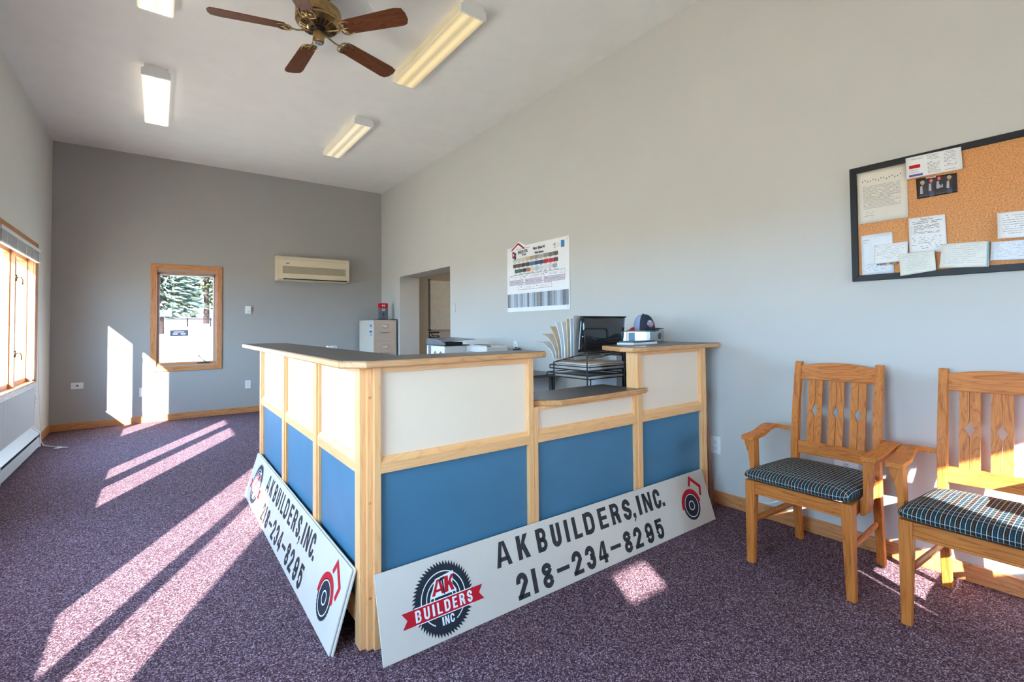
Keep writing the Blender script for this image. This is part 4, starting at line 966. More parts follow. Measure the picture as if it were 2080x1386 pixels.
# 1 typed letter
e, mp = sheet('letter', [(.946, 2.001), (.732, 2.000), (.731, 1.726), (.943, 1.726)], m_cream_p, 'cream typed letter in the top left corner of the cork board', 'letter', .001, .002)
lines(mp, e, .70, .50, 9, .12, .88, rnd, hgt=.006, fill=.95, ragged=.1); lines(mp, e, .485, .28, 9, .12, .88, rnd, hgt=.006, fill=.95, ragged=.15); lines(mp, e, .24, .14, 4, .12, .35, rnd, hgt=.006, fill=.6)
cp = Cap()
for i in range(15):
    u = .12+.76*i/14; v = .80+.02*math.sin(i*1.9)
    cp.P.append([(u-.012, v), (u+.012, v+.005), (u+.006, v+.03), (u-.008, v+.026)])
b_ = MB(); mp(b_, cp.P); tag(b_.build('border_print', m_inkt, e), kind='stuff')
# 2 printed directory card over the frame
e, mp = sheet('directory_card', [(.733, 2.022), (.527, 2.018), (.523, 1.913), (.731, 1.916)], m_paper, 'printed directory card with logos, pinned over the top frame of the cork board', 'card', .012, .001)
for a, c1 in ((.40, .64), (.70, .93)): lines(mp, e, .90, .10, 14, a, c1, rnd, hgt=.018, ragged=.5, fill=.9)
def rr_(mp, e, u0, u1, v0, v1, m, name): b_ = MB(); mp(b_, [[(u0, v0), (u1, v0), (u1, v1), (u0, v1)]]); return b_.build(name, m, e)
rr_(mp, e, .06, .27, .44, .60, m_red, 'red_logo'); rr_(mp, e, .05, .31, .06, .16, mat('purple_print', srgb(92, 78, 150), .5), 'purple_bar')
utext(mp, e, 'FERGUS FALLS', .10, .84, .085, .42, mat('teal_print', srgb(40, 90, 105), .5)); utext(mp, e, 'A YEAR OF', .06, .33, .07, .45, mat('teal_print', srgb(40, 90, 105), .5)); utext(mp, e, 'EXCELLENCE', .06, .23, .07, .42, mat('teal_print', srgb(40, 90, 105), .5))
# 3 photo
e, mp = sheet('group_photo', [(.697, 1.912), (.546, 1.902), (.546, 1.811), (.694, 1.809)], mat('photo_black', (.03, .027, .026), .3), 'group photo of four people in black and white shirts on the cork board', 'photograph', .002, .001)
m_skin = mat('photo_skin', srgb(190, 140, 122), .4); m_shirt = mat('photo_shirt', srgb(178, 168, 178), .4); m_jean = mat('photo_denim', srgb(54, 70, 96), .4); m_hair = mat('photo_blond', srgb(196, 170, 120), .4)
def ell(u, v, ru, rv, n=14): return [(u+ru*math.cos(2*math.pi*i/n), v+rv*math.sin(2*math.pi*i/n)) for i in range(n)]
hp = [(.16, .73, m_hair), (.38, .80, m_red), (.575, .86, m_red), (.82, .80, m_hair)]
for u, v, m_ in hp:
    b_ = MB(); mp(b_, [ell(u, v+.03, .055, .10)]); b_.build('hair_print', m_, e)
    b_ = MB(); 
    def up(b_, polys):
        k = len(b_.v); mp(b_, polys)
        for i in range(k, len(b_.v)): p = b_.v[i]; b_.v[i] = (p[0]-.0006, p[1], p[2])
    up(b_, [ell(u, v-.02, .036, .085)]); b_.build('face_print', m_skin, e)
    b_ = MB(); up(b_, [[(u-.075, v-.50), (u-.005, v-.52), (u-.005, v-.13), (u-.06, v-.15)]]); b_.build('shirt_print', m_shirt, e)
    b_ = MB(); up(b_, [[(u-.06, .02), (u+.06, .02), (u+.06, v-.53), (u-.06, v-.53)]]) if v < .84 and u > .3 else up(b_, [[(u+.02, v-.40), (u+.06, v-.40), (u+.06, v-.30), (u+.02, v-.30)]]); b_.build('trouser_print', m_jean, e)
rr_(mp, e, .50, .66, .38, .54, m_shirt, 'award_print')
rr_(mp, e, .25, .50, .93, .985, m_cream_p, 'caption_strip')
# 4 letterhead
e, mp = sheet('letterhead', [(.934, 1.664), (.798, 1.665), (.795, 1.452), (.932, 1.452)], m_paperb, 'pale blue letterhead at the lower left of the cork board, partly covered', 'letter', .001, .001)
utext(mp, e, 'KIRK DEVORE', .08, .86, .035, .85, m_ink, aspect=1); utext(mp, e, 'Dear AK,', .08, .79, .04, .7, m_redd); lines(mp, e, .26, .10, 6, .10, .80, rnd, hgt=.008, fill=.5)
# 5 thank-you sheet
e, mp = sheet('thank_you_letter', [(.730, 1.718), (.592, 1.715), (.588, 1.535), (.730, 1.545)], m_paper, 'Thank You letter with a bullet list on the cork board', 'letter', .006, -.001)
utext(mp, e, 'Thank You', .33, .905, .085, .9, m_ink, off=.005); lines(mp, e, .865, .82, 2, .10, .92, rnd, m_ink, .014, .05); lines(mp, e, .76, .54, 8, .14, .85, rnd, m_ink, .011, .6); lines(mp, e, .40, .10, 7, .08, .9, rnd, hgt=.012, fill=.45, slope=.05)
cp = Cap(); [cp.P.append([(.08, .76-.0315*i), (.10, .76-.0315*i), (.10, .772-.0315*i), (.08, .772-.0315*i)]) for i in range(8)]; b_ = MB(); mp(b_, cp.P); tag(b_.build('bullets', m_ink, e), kind='stuff')
# 6.. note cards
NOTES = [('note_card', [(.873, 1.603), (.733, 1.606), (.737, 1.508), (.874, 1.506)], m_paper, 'white typed card overlapping the pale letterhead', .010, .006, .010),
         ('note_card', [(.770, 1.545), (.632, 1.546), (.627, 1.449), (.765, 1.433)], mat('ivory_card', (.74, .74, .66), .7), 'ivory handwritten card hanging over the bottom frame, left of centre', .016, .004, .008),
         ('note_card', [(.604, 1.572), (.442, 1.563), (.447, 1.447), (.615, 1.459)], mat('ivory_card', (.76, .76, .70), .7), 'large ivory handwritten card with teal edge over the bottom frame', .016, .006, .008),
         ('note_card', [(.416, 1.684), (.225, 1.676), (.228, 1.560), (.415, 1.567)], m_paper, 'white typed card with long shadow near the right edge of view', .004, .014, .012),
         ('note_card', [(.437, 1.557), (.230, 1.548), (.234, 1.462), (.442, 1.474)], m_paperb, 'lavender handwritten card at the lower right edge of view', .010, .005, .012)]
for nm, cs, m_, lb, lf, cu, hg in NOTES:
    e, mp = sheet(nm, cs, m_, lb, 'card', lf, cu, 'note cards on the cork board')
    lines(mp, e, .86, .18, 9, .08, .92, rnd, m_inkt if 'white' in lb else mat('faint_ink', srgb(140, 140, 170), .8), hg*1.2, .15, fill=.8)
    if 'overlapping' in lb:
        for i, cc_ in enumerate([(60, 120, 80), (150, 50, 50), (60, 110, 170), (200, 150, 60), (150, 90, 50), (120, 150, 90), (140, 50, 60)]): rr_(mp, e, .08+i*.10, .17+i*.10, -.09, -.01, mat('stripe_tab', srgb(*cc_), .5), 'colour_tab')
    if 'teal edge' in lb: rr_(mp, e, .97, .995, .02, .98, mat('teal_edge', srgb(70, 160, 175), .5), 'colour_edge')

# ------------------------------------------------------------------ filing cabinet and its load
fc = empty('filing_cabinet', (2.815, 7.41, 0), 'beige four-drawer filing cabinet in the far right corner', 'filing cabinet')
MB().box(2.625, 3.003, 7.105, 7.72, 0, 1.312).build('body', m_beigel, fc, .003)
for i in range(4):
    z0 = .05+i*.313; d = MB().box(2.632, 2.996, 7.094, 7.105, z0, z0+.303).build('drawer', m_beige, fc, .003)
    zc = z0+.225; s = MB(); s.box(2.770, 2.856, 7.089, 7.094, zc-.024, zc+.024); s.build('label_frame', m_steel, d, .001)
    MB().box(2.777, 2.849, 7.0878, 7.089, zc-.017, zc+.017).build('label_card', m_cream_p, d)
    h = MB(); h.tube([(2.745, 7.094, z0+.135), (2.745, 7.070, z0+.135), (2.88, 7.070, z0+.135), (2.88, 7.094, z0+.135)], .006, 8); h.build('handle', m_steel, d)
MB().box(2.632, 2.996, 7.098, 7.105, 1.285, 1.308).build('top_rail', m_beige, fc)
MB().lathe([(0, -.004), (.009, -.004), (.010, 0), (0, 0)], (2.962, 7.098, 1.297), 14, 'y').build('lock', m_steel, fc)
tag(MB().box(3.006, 3.015, 7.12, 7.71, .02, 1.325).build('wall_gap_strip', m_blackp), 'black upright strip between the filing cabinet and the right wall', 'panel')  # thin black strip filling the gap beside the cabinet
tag(MB().box(2.70, 3.00, 7.11, 7.55, 1.3125, 1.320).build('dark_top_sheet', m_blackp), 'thin black sheet on top of the filing cabinet', 'mat')  # thin black sheet over the cabinet top
rnd = random.Random(4)
for i, (z, hg, cc_) in enumerate(((1.27, .045, (190, 205, 215)), (1.225, .04, (120, 140, 190)), (1.175, .045, (205, 205, 215)), (1.135, .025, (60, 65, 80)), (1.09, .05, (150, 175, 215)))):
    y = 7.13+.01*(i % 2)
    o = MB().box(2.6225, 2.6248, y, y+.11-.01*(i % 3), z-hg/2, z+hg/2).build('sticker', mat('sticker_print', srgb(*cc_), .5, var=.3, nscale=60))
    tag(o, ['topmost pale sticker', 'second, bluish sticker', 'middle white sticker', 'fourth, small dark sticker', 'lowest light blue sticker'][i]+' on the side of the filing cabinet', 'sticker', 'stickers on the cabinet side')
bx = empty('product_box', (2.83, 7.24, 1.32), 'small grey box with red top standing on the filing cabinet', 'box')
m_gbox = mat('grey_box_card', srgb(96, 102, 112), .5)
MB().box(2.765, 2.905, 7.21, 7.27, 1.3202, 1.50).build('carton', m_gbox, bx)
MB().prism([(2.765, 1.50), (2.905, 1.50), (2.905, 1.570), (2.89, 1.578), (2.78, 1.578), (2.765, 1.57)], 'y', 7.21, 7.27).build('carton_top', m_red, bx)
fb = frame((2.765, 7.21, 1.32), (1, 0, 0), (0, 0, 1), (0, -1, 0), .0008)
b_ = MB()
for q in strip(arc(.068, .245, .022, .022, 200, 340, 8), .010): b_.flat(q, fb)
for q in strip(arc(.068, .195, .022, .022, 20, 160, 8), .010): b_.flat(q, fb)
b_.flat([(.048, .216), (.088, .216), (.088, .224), (.048, .224)], fb)
b_.flat([(.044, .208), (.053, .208), (.053, .234), (.044, .234)], fb); b_.flat([(.083, .208), (.092, .208), (.092, .234), (.083, .234)], fb)
rtext(b_, 'UNDER', .040, .155, .022, fb, .8, .0006); rtext(b_, 'ARMOUR', .036, .137, .020, fb, .72, .0006); tag(b_.build('emblem', m_wprint, bx), kind='stuff')
b_ = MB(); b_.flat([(.055, .07), (.082, .07), (.078, .11), (.06, .11)], fb); b_.flat([(.064, .04), (.073, .04), (.075, .07), (.062, .07)], fb); b_.flat([(.035, .018), (.10, .018), (.10, .028), (.035, .028)], fb); tag(b_.build('picture', m_ink, bx), kind='stuff')

# ------------------------------------------------------------------ hallway fittings
hl = empty('hallway_fill_light', (4.6, 5.4, 2.5), 'added fill light on the hallway ceiling, out of view', 'ceiling light')  # unseen lamp added to brighten the hallway
MB().box(4.3, 4.9, 4.9, 5.9, 2.44, 2.499).build('diffuser', lamp_mat('hall_fill_diffuser', (1.0, .86, .66), 1.6), hl)
wb = empty('whiteboard', (4.3, 7.45, 1.1), 'whiteboard in the hallway seen through the doorway', 'whiteboard')
MB().box(3.755, 4.95, 7.437, 7.45, 1.155, 2.005).build('writing_surface', mat('whiteboard_grey', (.62, .60, .54), .35), wb)
for q in ((3.735, 3.757, 1.135, 2.02), (4.948, 4.97, 1.135, 2.02)): MB().box(q[0], q[1], 7.432, 7.45, q[2], q[3]).build('frame', m_inkt, wb)
for q in ((3.735, 4.97, 1.135, 1.157), (3.735, 4.97, 2.003, 2.02)): MB().box(q[0], q[1], 7.430, 7.45, q[2], q[3]).build('frame', m_acd, wb)
for q in (1.135, 2.0): MB().box(3.728, 3.765, 7.426, 7.45, q-.002, q+.022).build('corner_clip', m_black, wb)
bs = empty('dark_sign', (3.85, 7.45, 1.0), 'small black sign with white lettering under the hallway whiteboard', 'sign')
MB().box(3.735, 3.935, 7.444, 7.45, .985, 1.112).build('plate', m_black, bs)
fb = frame((3.735, 7.444, .985), (1, 0, 0), (0, 0, 1), (0, -1, 0), .0008)
b_ = MB(); b_.flat([(.02, .065), (.055, .065), (.02, .108)], fb); b_.flat([(.045, .108), (.066, .108), (.066, .075)], fb)
word(b_, 'SUPER', .078, .067, .036, fb, .62, .2, .12); b_.flat([(.03, .048), (.175, .048), (.175, .054), (.03, .054)], fb); rtext(b_, 'steel', .082, .015, .026, fb, 1); tag(b_.build('lettering', m_wprint, bs), kind='stuff')

# ------------------------------------------------------------------ machines behind the counter
bd = empty('back_table', (2.62, 4.15, 0), 'plain worktable behind the counter under the white machines', 'table')
MB().box(2.25, 3.0, 3.3, 5.0, .735, .76).build('tabletop', m_lam, bd, .003)
for xx in (2.29, 2.93):
    for yy in (3.35, 4.92): MB().box(xx-.02, xx+.02, yy-.02, yy+.02, 0, .735).build('leg', m_black, bd)
def plan_box(b_, x0, x1, y0, y1, z0, z1): return b_.box(x0, x1, y0, y1, z0, z1)
sc1 = empty('office_scanner', (2.46, 4.5, .76), 'white scanner with dark open lid behind the counter, near the doorway', 'scanner')
MB().box(2.33, 2.59, 4.30, 4.70, .7602, 1.002).build('body', m_white, sc1, .006)
MB().box(2.328, 2.331, 4.60, 4.66, .90, .998).build('dark_vent', m_inkt, sc1)
for yy in (4.38, 4.50): MB().tube([(2.328, yy-.02, .89), (2.326, yy-.018, .93), (2.326, yy, .945), (2.326, yy+.018, .93), (2.328, yy+.02, .89)], .003, 6).build('clip', m_ink, sc1)
MB().box(2.32, 2.62, 4.29, 4.72, 1.003, 1.012).build('glass_bed', m_blackp, sc1, .002)
MB().prism([(4.30, 1.012), (4.715, 1.012), (4.715, 1.074), (4.45, 1.068), (4.30, 1.030)], 'x', 2.335, 2.345).build('lid_side', m_inkt, sc1)
MB().hexa([(2.33, 4.29, 1.045), (2.64, 4.20, 1.066), (2.64, 4.70, 1.078), (2.33, 4.715, 1.072), (2.33, 4.29, 1.050), (2.64, 4.20, 1.072), (2.64, 4.70, 1.084), (2.33, 4.715, 1.078)]).build('lid', mat('slate_lid', srgb(108, 118, 140), .3), sc1, .002)
MB().box(2.37, 2.56, 4.33, 4.60, 1.012, 1.040).build('paper_tray', m_blackp, sc1, .004)
sc2 = empty('desk_printer', (2.69, 4.08, .76), 'low white printer behind the counter below the wall outlet', 'printer')
MB().box(2.575, 2.83, 3.90, 4.28, .7602, 1.000).build('body', m_white, sc2, .010, seg=3)
MB().box(2.573, 2.58, 3.93, 4.25, .940, .944).build('seam', m_inkt, sc2)
MB().box(2.60, 2.72, 3.95, 4.23, 1.000, 1.008).build('control_panel', m_white, sc2, .003)
MB().box(2.61, 2.69, 4.0, 4.2, 1.008, 1.013).build('output_slot', m_ink, sc2, .002)
MB().box(2.585, 2.63, 3.905, 3.925, 1.000, 1.006).build('button', m_ink, sc2)
o = empty('power_adapter', (2.95, 3.95, .76), 'dark power adapter beside the printer, below the wall outlet', 'adapter')
MB().box(2.95, 3.0, 3.90, 3.98, .7602, .962).build('body', m_blackp, o, .004); MB().tube([(2.99, 3.92, .965), (3.01, 3.99, .972), (3.018, 4.03, .975)], .006, 6).build('cable', m_black, o)
o = empty('modem', (.945, 3.30, .76), 'small white upright box just showing over the counter', 'modem')
MB().box(.905, .965, 3.28, 3.33, .7602, 1.079).build('body', m_offw, o, .003); MB().box(.945, .951, 3.2785, 3.28, 1.067, 1.072).build('socket', m_ink, o)

# ------------------------------------------------------------------ wire file rack
rk = empty('file_rack', (2.22, 2.19, .76), 'black wire desk file rack behind the low counter', 'file rack')
rx0, rx1, ry0, ry1 = 2.065, 2.40, 2.040, 2.36
wr = .0035
def wire(pts, r=wr): return MB().tube(pts, r, 6).build('wire', m_black, rk, smooth=True)
for (xx, yy, zt) in ((rx0, ry0, 1.035), (rx0, ry1-.02, .965), (rx1, ry0, 1.035), (rx1, ry1-.02, .965)): MB().tube([(xx, yy, .7605), (xx, yy, zt)], .0045, 8).build('upright', m_black, rk)
# step top: slopes from near high to far low
wire([(rx0, ry0, 1.035), (rx1, ry0, 1.035)]); wire([(rx0, ry1-.02, .965), (rx1, ry1-.02, .965)]); wire([(rx0, ry0, 1.035), (rx0, ry1-.02, .965)]); wire([(rx1, ry0, 1.035), (rx1, ry1-.02, .965)])
for k in range(4): wire([(rx0, ry0+.03+k*.07, 1.028-k*.016), (rx1, ry0+.03+k*.07, 1.028-k*.016)], .0025)
# dividers
for k in range(1):
    y = ry0+.075; wire([(rx0+.06, y, 1.02), (rx0+.06, y, 1.165), (rx0+.075, y, 1.18), (rx0+.255, y, 1.18), (rx0+.27, y, 1.165), (rx0+.27, y, 1.02)], .003)
for zt in (.945, .895):
    x0_, y1_ = rx0+.02, ry1+(.03 if zt > .9 else .06)
    wire([(x0_, ry0+.004, zt), (rx1+.02, ry0+.004, zt), (rx1+.02, y1_, zt), (x0_-.01, y1_, zt), (x0_, ry0+.004, zt)])
    wire([(x0_, ry0+.004, zt-.022), (rx1+.02, ry0+.004, zt-.022), (rx1+.02, y1_, zt-.022), (x0_-.01, y1_, zt-.022), (x0_, ry0+.004, zt-.022)])
    wire([(x0_-.01, y1_, zt), (x0_-.01, y1_, zt-.022)])
def stack(name, x0_, x1_, y0_, y1_, z0_, mats, label, cat, n, dz=.004, jit=.008):
    e = empty(name, ((x0_+x1_)/2, (y0_+y1_)/2, z0_), label, cat); z = z0_; r_ = random.Random(name+label)
    for i in range(n):
        dx, dy = r_.uniform(-jit, jit), r_.uniform(-jit, jit)*.5; t_ = dz*r_.uniform(.6, 1.4)
        V_ = []; m_ = mats[i % len(mats)]; nn = 6; sag = .004
        rings = []
        for k in range(nn+1):
            xx = x0_+dx+(x1_-x0_)*k/nn; s_ = sag*math.sin(math.pi*k/nn)-sag*.5
            rings.append([(xx, y0_+dy, z+s_), (xx, y1_+dy, z+s_), (xx, y1_+dy, z+s_+t_*.9), (xx, y0_+dy, z+s_+t_*.9)])
        MB().loft(rings).build('sheet', m_, e); z += t_
    return e
stack('paper_stack', rx0+.03, rx1+.02, ry0+.012, ry1, .924, [m_kraft, m_paper, m_manila, m_paperb, m_kraft, m_paper], 'thick pile of papers on the upper tray of the wire rack', 'papers', 9, .0046, .010)
stack('paper_stack', rx0+.03, rx1, ry0+.012, ry1, .876, [m_grayp, m_manila, m_paper], 'thin pile of papers on the lower tray of the wire rack', 'papers', 4, .003, .004)
# folders standing in the rack, fanned away from the black pouch
def folder(i, m_, x0_, top, lean, wd, label):
    rings = []; n = 9
    for k in range(n+1):
        v = k/n; z = .985+(top-.985)*v; y = ry0+.14+.028*i+lean*v**2.2
        if lean > .10 and v > .8: z -= (v-.8)*.10
        rings.append([(x0_-.03*0, y, z), (x0_+wd, y, z), (x0_+wd, y+.006, z), (x0_, y+.006, z)])
    o = MB().loft(rings).build('folder', m_, None, smooth=False); tag(o, label, 'folder', 'folders standing in the wire rack'); return o
FO = [(m_grayp, 1.262, .00, 'grey folder directly behind the black pouch'), (m_paperb, 1.245, .005, 'pale blue folder second behind the black pouch'), (m_manila, 1.242, .012, 'tan folder third behind the black pouch'),
      (m_paper, 1.225, .03, 'white papers standing fourth behind the black pouch'), (m_paperb, 1.222, .06, 'bluish papers fifth behind the black pouch, leaning away'), (m_manila, 1.195, .09, 'tan folder sixth behind the pouch, leaning away'),
      (m_cream_p, 1.165, .15, 'cream folder drooping seventh behind the black pouch'), (m_paper, 1.11, .19, 'white papers bent over at the left end of the rack')]
for i, (m_, top, lean, lb) in enumerate(FO): folder(i, m_, 2.095, top, lean, .24, lb)
# glossy black pouch
m_gloss = mat('glossy_black_vinyl', (.012, .013, .017), .09, var=.2, nscale=9, bmp=.5, bscale=9, coat=.5)
pc = empty('document_pouch', (2.28, 2.14, 1.03), 'glossy black document pouch standing at the front of the wire rack', 'pouch')
rings = []
for k in range(13):
    v = k/12; z = 1.035+.222*v; a, b2 = 2.098+.02*v, 2.49+.04*v; bul = .018*math.sin(math.pi*min(1, v*1.05))
    row = []
    for i in range(13):
        u = i/12; row.append((a+(b2-a)*u, 2.135-bul*math.sin(math.pi*u)+.004*math.sin(9*u+5*v), z))
    for i in range(12, -1, -1):
        u = i/12; row.append((a+(b2-a)*u, 2.150, z))
    rings.append(row)
MB().loft(rings).build('pouch_body', m_gloss, pc, smooth=True)
MB().box(2.125, 2.535, 2.128, 2.152, 1.250, 1.259).build('flap_edge', m_blackp, pc, .003)
MB().lathe([(0, -.006), (.005, -.004), (.005, 0), (0, 0)], (2.122, 2.134, 1.13), 10, 'y').build('snap', m_steel, pc)
# things tucked behind the tower post
for i, (xx, w_2, zt, m_, lb) in enumerate(((2.44, .055, .995, m_paperb, 'pale file standing right of the wire rack'), (2.52, .012, 1.02, m_black, 'black file edge between the pale file and the desk tower'), (2.55, .04, 1.01, m_grayp, 'grey file standing behind the desk tower'))):
    o = MB().box(xx, xx+w_2, 2.48, 2.70, .7605 if False else .0, zt).build('upright_file', m_) if False else MB().box(xx, xx+w_2, 2.14+.0, 2.40, .7605, zt).build('upright_file', m_, None, .002)
    o.location.x = 0; o.location.y = .0; tag(o, lb, 'file', 'files beside the wire rack')

# ------------------------------------------------------------------ on the tower top: book, papers, tin, cap
o = MB().hexa([(2.32, 1.90, ZT), (2.60, 1.935, ZT), (2.58, 2.03, ZT), (2.31, 2.02, ZT), (2.32, 1.90, ZT+.012), (2.60, 1.935, ZT+.012), (2.58, 2.03, ZT+.012), (2.31, 2.02, ZT+.012)]).build('paper_pad', m_paper); tag(o, 'white pad under the dark booklet in front of the tin', 'pad')
o = MB().hexa([(2.34, 1.915, ZT+.0125), (2.59, 1.945, ZT+.0125), (2.57, 2.03, ZT+.0125), (2.33, 2.02, ZT+.0125), (2.34, 1.915, ZT+.022), (2.59, 1.945, ZT+.022), (2.57, 2.03, ZT+.022), (2.33, 2.02, ZT+.022)]).build('booklet', mat('dark_slate_cover', (.045, .055, .065), .4)); tag(o, 'dark thin booklet lying in front of the silver tin', 'booklet')
tn = empty('tin_box', (2.68, 2.15, ZT), 'shiny silver tin with round orange and black label on the desk tower', 'tin')
poly = [(2.565, 2.155), (2.63, 2.045), (2.655, 2.033), (2.70, 2.040), (2.935, 2.125), (2.90, 2.27), (2.68, 2.31), (2.59, 2.27)]
MB().prism(poly, 'z', ZT+.0003, ZT+.078).build('tin_body', m_tin, tn, .004)
MB().prism([(p[0]*1.0+.0, p[1]) for p in poly], 'z', ZT+.078, ZT+.082).build('lid_rim', m_steel, tn, .002)
d = Vector((2.935-2.70, 2.125-2.040, 0)).normalized(); fb = frame(Vector((2.70, 2.040, ZT)), d, (0, 0, 1), (d.y, -d.x, 0), .0012)
b_ = MB(); disc(b_, .145, .042, .030, fb, 20, .022); b_.build('round_label', m_ink, tn)
b_ = MB(); rtext(b_, 'GR', .125, .034, .028, lifted(fb, .002), .8, .001); tag(b_.build('label_lettering', mat('orange_print', srgb(215, 120, 50), .5), tn), kind='stuff')
d2 = Vector((2.63-2.565, 2.045-2.155, 0)).normalized(); fb = frame(Vector((2.565, 2.155, ZT)), d2, (0, 0, 1), (d2.y, -d2.x, 0), .0012)
b_ = MB(); b_.flat([(.01, .01), (.055, .01), (.055, .072), (.01, .072)], fb); b_.build('side_label', mat('label_bluegrey', srgb(110, 150, 180), .5), tn)
# cap
cp_ = empty('baseball_cap', (2.74, 2.15, ZT+.082), 'navy and grey trucker cap with round company patch, resting on the tin', 'cap')
CX, CYc, CZ = 2.75, 2.16, ZT+.0825
m_navy = mat('navy_cotton', srgb(44, 50, 66), .85, bmp=.2, bscale=300); m_mesh = mat('grey_cap_mesh', srgb(150, 160, 190), .9, var=.08, nscale=200, bmp=.3, bscale=300)
fa = R(-76)     # direction the peak points, turned to the right of the viewer
def dome(a0, a1, n=20):
    V_ = []; F_ = []; m2 = 12
    for i in range(n+1):
        for j in range(m2+1):
            a = a0+(a1-a0)*i/n; ph = (math.pi/2)*j/m2
            front = max(0, math.cos(a-fa)); rx = .070+.010*front; hz = .114
            r = rx*math.cos(ph)**(.75); z = hz*math.sin(ph)
            V_.append((CX+r*math.cos(a), CYc+r*math.sin(a), CZ+z))
    W = m2+1
    for i in range(n):
        for j in range(m2): a = i*W+j; F_.append((a, a+W, a+W+1, a+1))
    return MB().add(V_, F_)
dome(fa-R(88), fa+R(88)).build('front_panel', m_navy, cp_, smooth=True)
dome(fa+R(88), fa+R(272), 26).build('mesh_panel', m_mesh, cp_, smooth=True)
MB().lathe([(0, .119), (.006, .118), (.007, .113), (0, .111)], (CX, CYc, CZ), 10).build('top_button', m_navy, cp_, smooth=True)
rings = []
for i in range(11):
    a = fa+R(-62+124*i/10); k = math.cos(a-fa); ro = .082+.062*max(0, math.cos((a-fa)*1.35))
    p0 = (CX+.076*math.cos(a), CYc+.076*math.sin(a)); p1 = (CX+ro*math.cos(a), CYc+ro*math.sin(a)); zz = CZ+.004+.012*k
    rings.append([(p0[0], p0[1], zz), (p1[0], p1[1], zz-.006), (p1[0], p1[1], zz-.003), (p0[0], p0[1], zz+.004)])
MB().loft(rings).build('peak', m_navy, cp_, smooth=True)
# patch facing the viewer
pn_ = Vector((-.60, -.80, .10)).normalized(); pa = math.atan2(pn_.y, pn_.x)
pa = fa-R(30)
pc0 = Vector((CX+.075*math.cos(pa), CYc+.075*math.sin(pa), CZ+.048)); Uv = Vector((-math.sin(pa), math.cos(pa), 0)); fb = frame(pc0, Uv, (math.cos(pa)*-.25, math.sin(pa)*-.25, 1), None, .004)
if fb[3].dot(Vector((math.cos(pa), math.sin(pa), 0))) < 0: fb = (fb[0], fb[1], fb[2], -fb[3], fb[4])
b_ = MB(); disc(b_, 0, 0, .026, fb, 24); b_.build('patch', mat('patch_steel_blue', srgb(120, 140, 160), .7), cp_)
b_ = MB(); b_.flat([(-.034, -.012), (.034, -.012), (.034, .002), (-.034, .002)], lifted(fb, .005)); b_.build('patch_ribbon', m_red, cp_)
b_ = MB(); word(b_, 'AK', -.012, .004, .015, lifted(fb, .005), .6, .22, .1); word(b_, 'BUILDERS', -.028, -.0095, .009, lifted(fb, .006), .6, .2, .14); tag(b_.build('patch_lettering', m_wprint, cp_), kind='stuff')
o = MB().hexa([(2.575, 2.14, ZT+.0825), (2.62, 2.13, ZT+.0825), (2.62, 2.16, ZT+.0825), (2.58, 2.17, ZT+.0825), (2.60, 2.145, ZT+.092), (2.62, 2.135, ZT+.106), (2.62, 2.155, ZT+.106), (2.60, 2.16, ZT+.092)]).build('red_gadget', m_redd); tag(o, 'small dark red object on the tin left of the cap', 'gadget')
kb = empty('key_bunch', (2.90, 2.20, ZT+.0825), 'little bunch of keys on the right end of the tin', 'keys')
MB().tube([(2.885+.012*math.cos(q), 2.165, ZT+.0965+.012*math.sin(q)) for q in [i*math.pi/5 for i in range(10)]], .0018, 6, closed=True).build('key_ring', m_steel, kb)
MB().box(2.895, 2.925, 2.155, 2.175, ZT+.0825, ZT+.090).build('key', m_brass, kb, .002); MB().box(2.90, 2.915, 2.16, 2.18, ZT+.090, ZT+.099).build('key_fob', m_blackp, kb, .002)

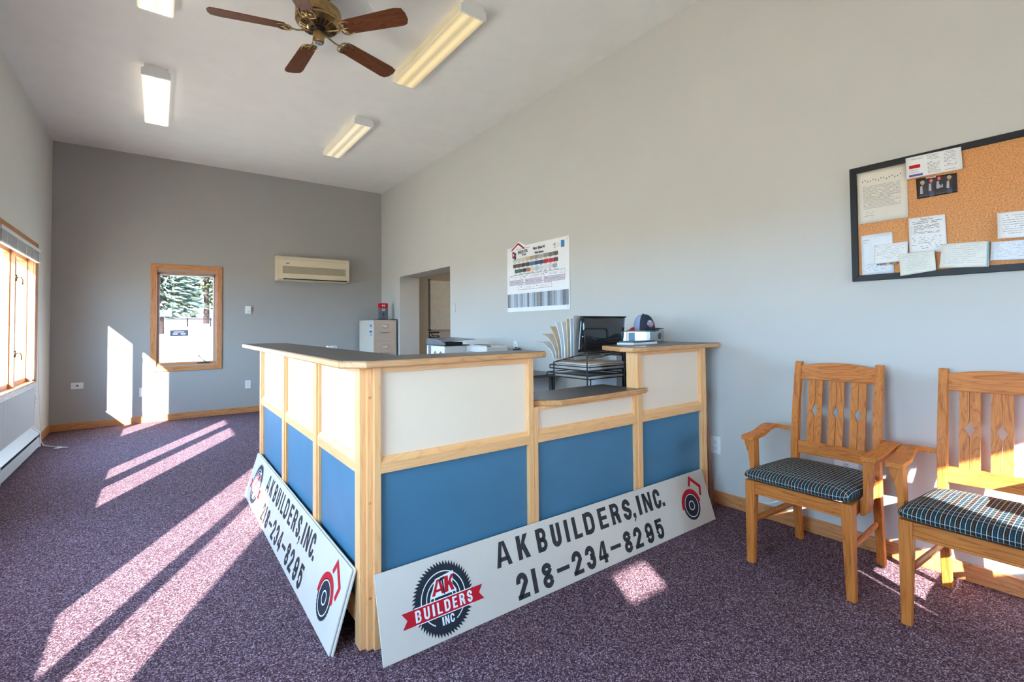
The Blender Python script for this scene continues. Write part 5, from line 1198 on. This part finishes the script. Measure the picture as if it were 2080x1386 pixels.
# ------------------------------------------------------------------ outdoors
m_ground = mat('pale_winter_grass', (.60, .44, .28), .95, var=.10, nscale=.8, bmp=.3, bscale=20)
g = MB().prism([(-120, -.9), (-120, -.55), (9, -.55), (31, 1.45), (62, 2.1), (160, 2.1), (160, -.9)], 'x', -120, 140).build('ground', m_ground); struct(g, 'pale dry grass outside the windows', 'ground')
tag(MB().box(-30, 60, 60, 61, 2.0, 3.1).build('hedgerow', mat('distant_brush', (.085, .068, .07), .95, var=.3, nscale=2, spec=0)), 'distant low brush line beyond the lawn', 'hedge')
m_bark = mat('spruce_bark', (.03, .02, .018), .9, var=.3, nscale=20, spec=0)
def spruce(x0, y0, zb, h, r0, green, label, seed):
    r_ = random.Random(seed); e = empty('spruce_tree', (x0, y0, zb), label, 'tree', 'spruce trees outside the far window')
    MB().tube([(x0, y0, zb), (x0, y0, zb+h*.5), (x0, y0, zb+h*.95)], [.16, .12, .02], 8).build('trunk', m_bark, e)
    b_ = MB(); n = 2600
    for _ in range(n):
        q = r_.random()**.75; z = zb+h*(.10+.90*q); rad = r0*(1-q)**.85*(.35+.65*r_.random()**.5)+.05; a = r_.random()*2*math.pi
        cx2, cy2 = x0+rad*math.cos(a), y0+rad*math.sin(a); L = .30+.28*r_.random(); dx, dy = math.cos(a+r_.uniform(-.5, .5)), math.sin(a+r_.uniform(-.5, .5)); wv = .07+.05*r_.random()
        dz = -.10*L+r_.uniform(-.12, .08); tip = (cx2+dx*L, cy2+dy*L, z+dz); bs2 = (cx2-dx*L*.5, cy2-dy*L*.5, z+.05)
        s1, s2 = (cx2-dy*wv, cy2+dx*wv, z-.05), (cx2+dy*wv, cy2-dx*wv, z-.05); tp = (cx2, cy2, z+.07)
        b_.add([bs2, s1, tip, s2, tp], [(0, 1, 4), (1, 2, 4), (2, 3, 4), (3, 0, 4), (0, 3, 2, 1)])
    tag(b_.build('foliage', green, e), kind='stuff'); return e
spruce(.05, 26, 1.0, 7.0, 1.5, mat('blue_spruce_needles', (.050, .060, .042), .95, var=.8, nscale=6, spec=0), 'left, bluish spruce tree outside the far window', 1)
spruce(2.25, 33, 1.5, 8.0, 1.5, mat('green_spruce_needles', (.068, .068, .030), .95, var=.8, nscale=6, spec=0), 'right, greener spruce tree outside the far window', 2)
ys = empty('yard_sign', (.58, 20, .45), 'dark rectangular yard sign on two thin posts outside the far window', 'sign')
m_yard = mat('yard_sign_navy', (.007, .008, .013), .9, spec=.0)
MB().box(.32, .84, 19.98, 20.02, .96, 1.17).build('panel', m_yard, ys)
for xx in (.38, .78): MB().box(xx-.008, xx+.008, 20.0, 20.01, .45, .96).build('post', m_black, ys)
MB().box(.32, .86, 19.98, 20.0, .86, .875).build('cross_bar', m_black, ys)
fb = frame((.32, 19.98, .96), (1, 0, 0), (0, 0, 1), (0, -1, 0), .004); b_ = MB(); [b_.flat([(a, .06), (a+.14, .06), (a+.14, .10), (a, .10)], fb) for a in (.08, .30)]; b_.flat([(.10, .13), (.40, .13), (.40, .16), (.10, .16)], fb); tag(b_.build('sign_print', mat('faded_print', (.05, .055, .065), .9, spec=0), ys), kind='stuff')
o = MB().tube([(.21, 12, .99), (.215, 12, .5), (.23, 12, -.27)], .010, 6).build('yard_stake', m_inkt); tag(o, 'thin leaning stake in the grass outside the far window', 'stake')
fe = empty('rail_fence', (2.0, 29.5, 1.3), 'low thin rail fence behind the yard sign', 'fence')
for xx in (-.8, .2, 1.2, 2.2, 3.2): MB().box(xx-.03, xx+.03, 29.5, 29.56, 1.3, 1.78).build('post', m_bark, fe)
for z in (1.72,): MB().box(-1.2, 3.6, 29.48, 29.5, z-.02, z+.02).build('rail', m_bark, fe)
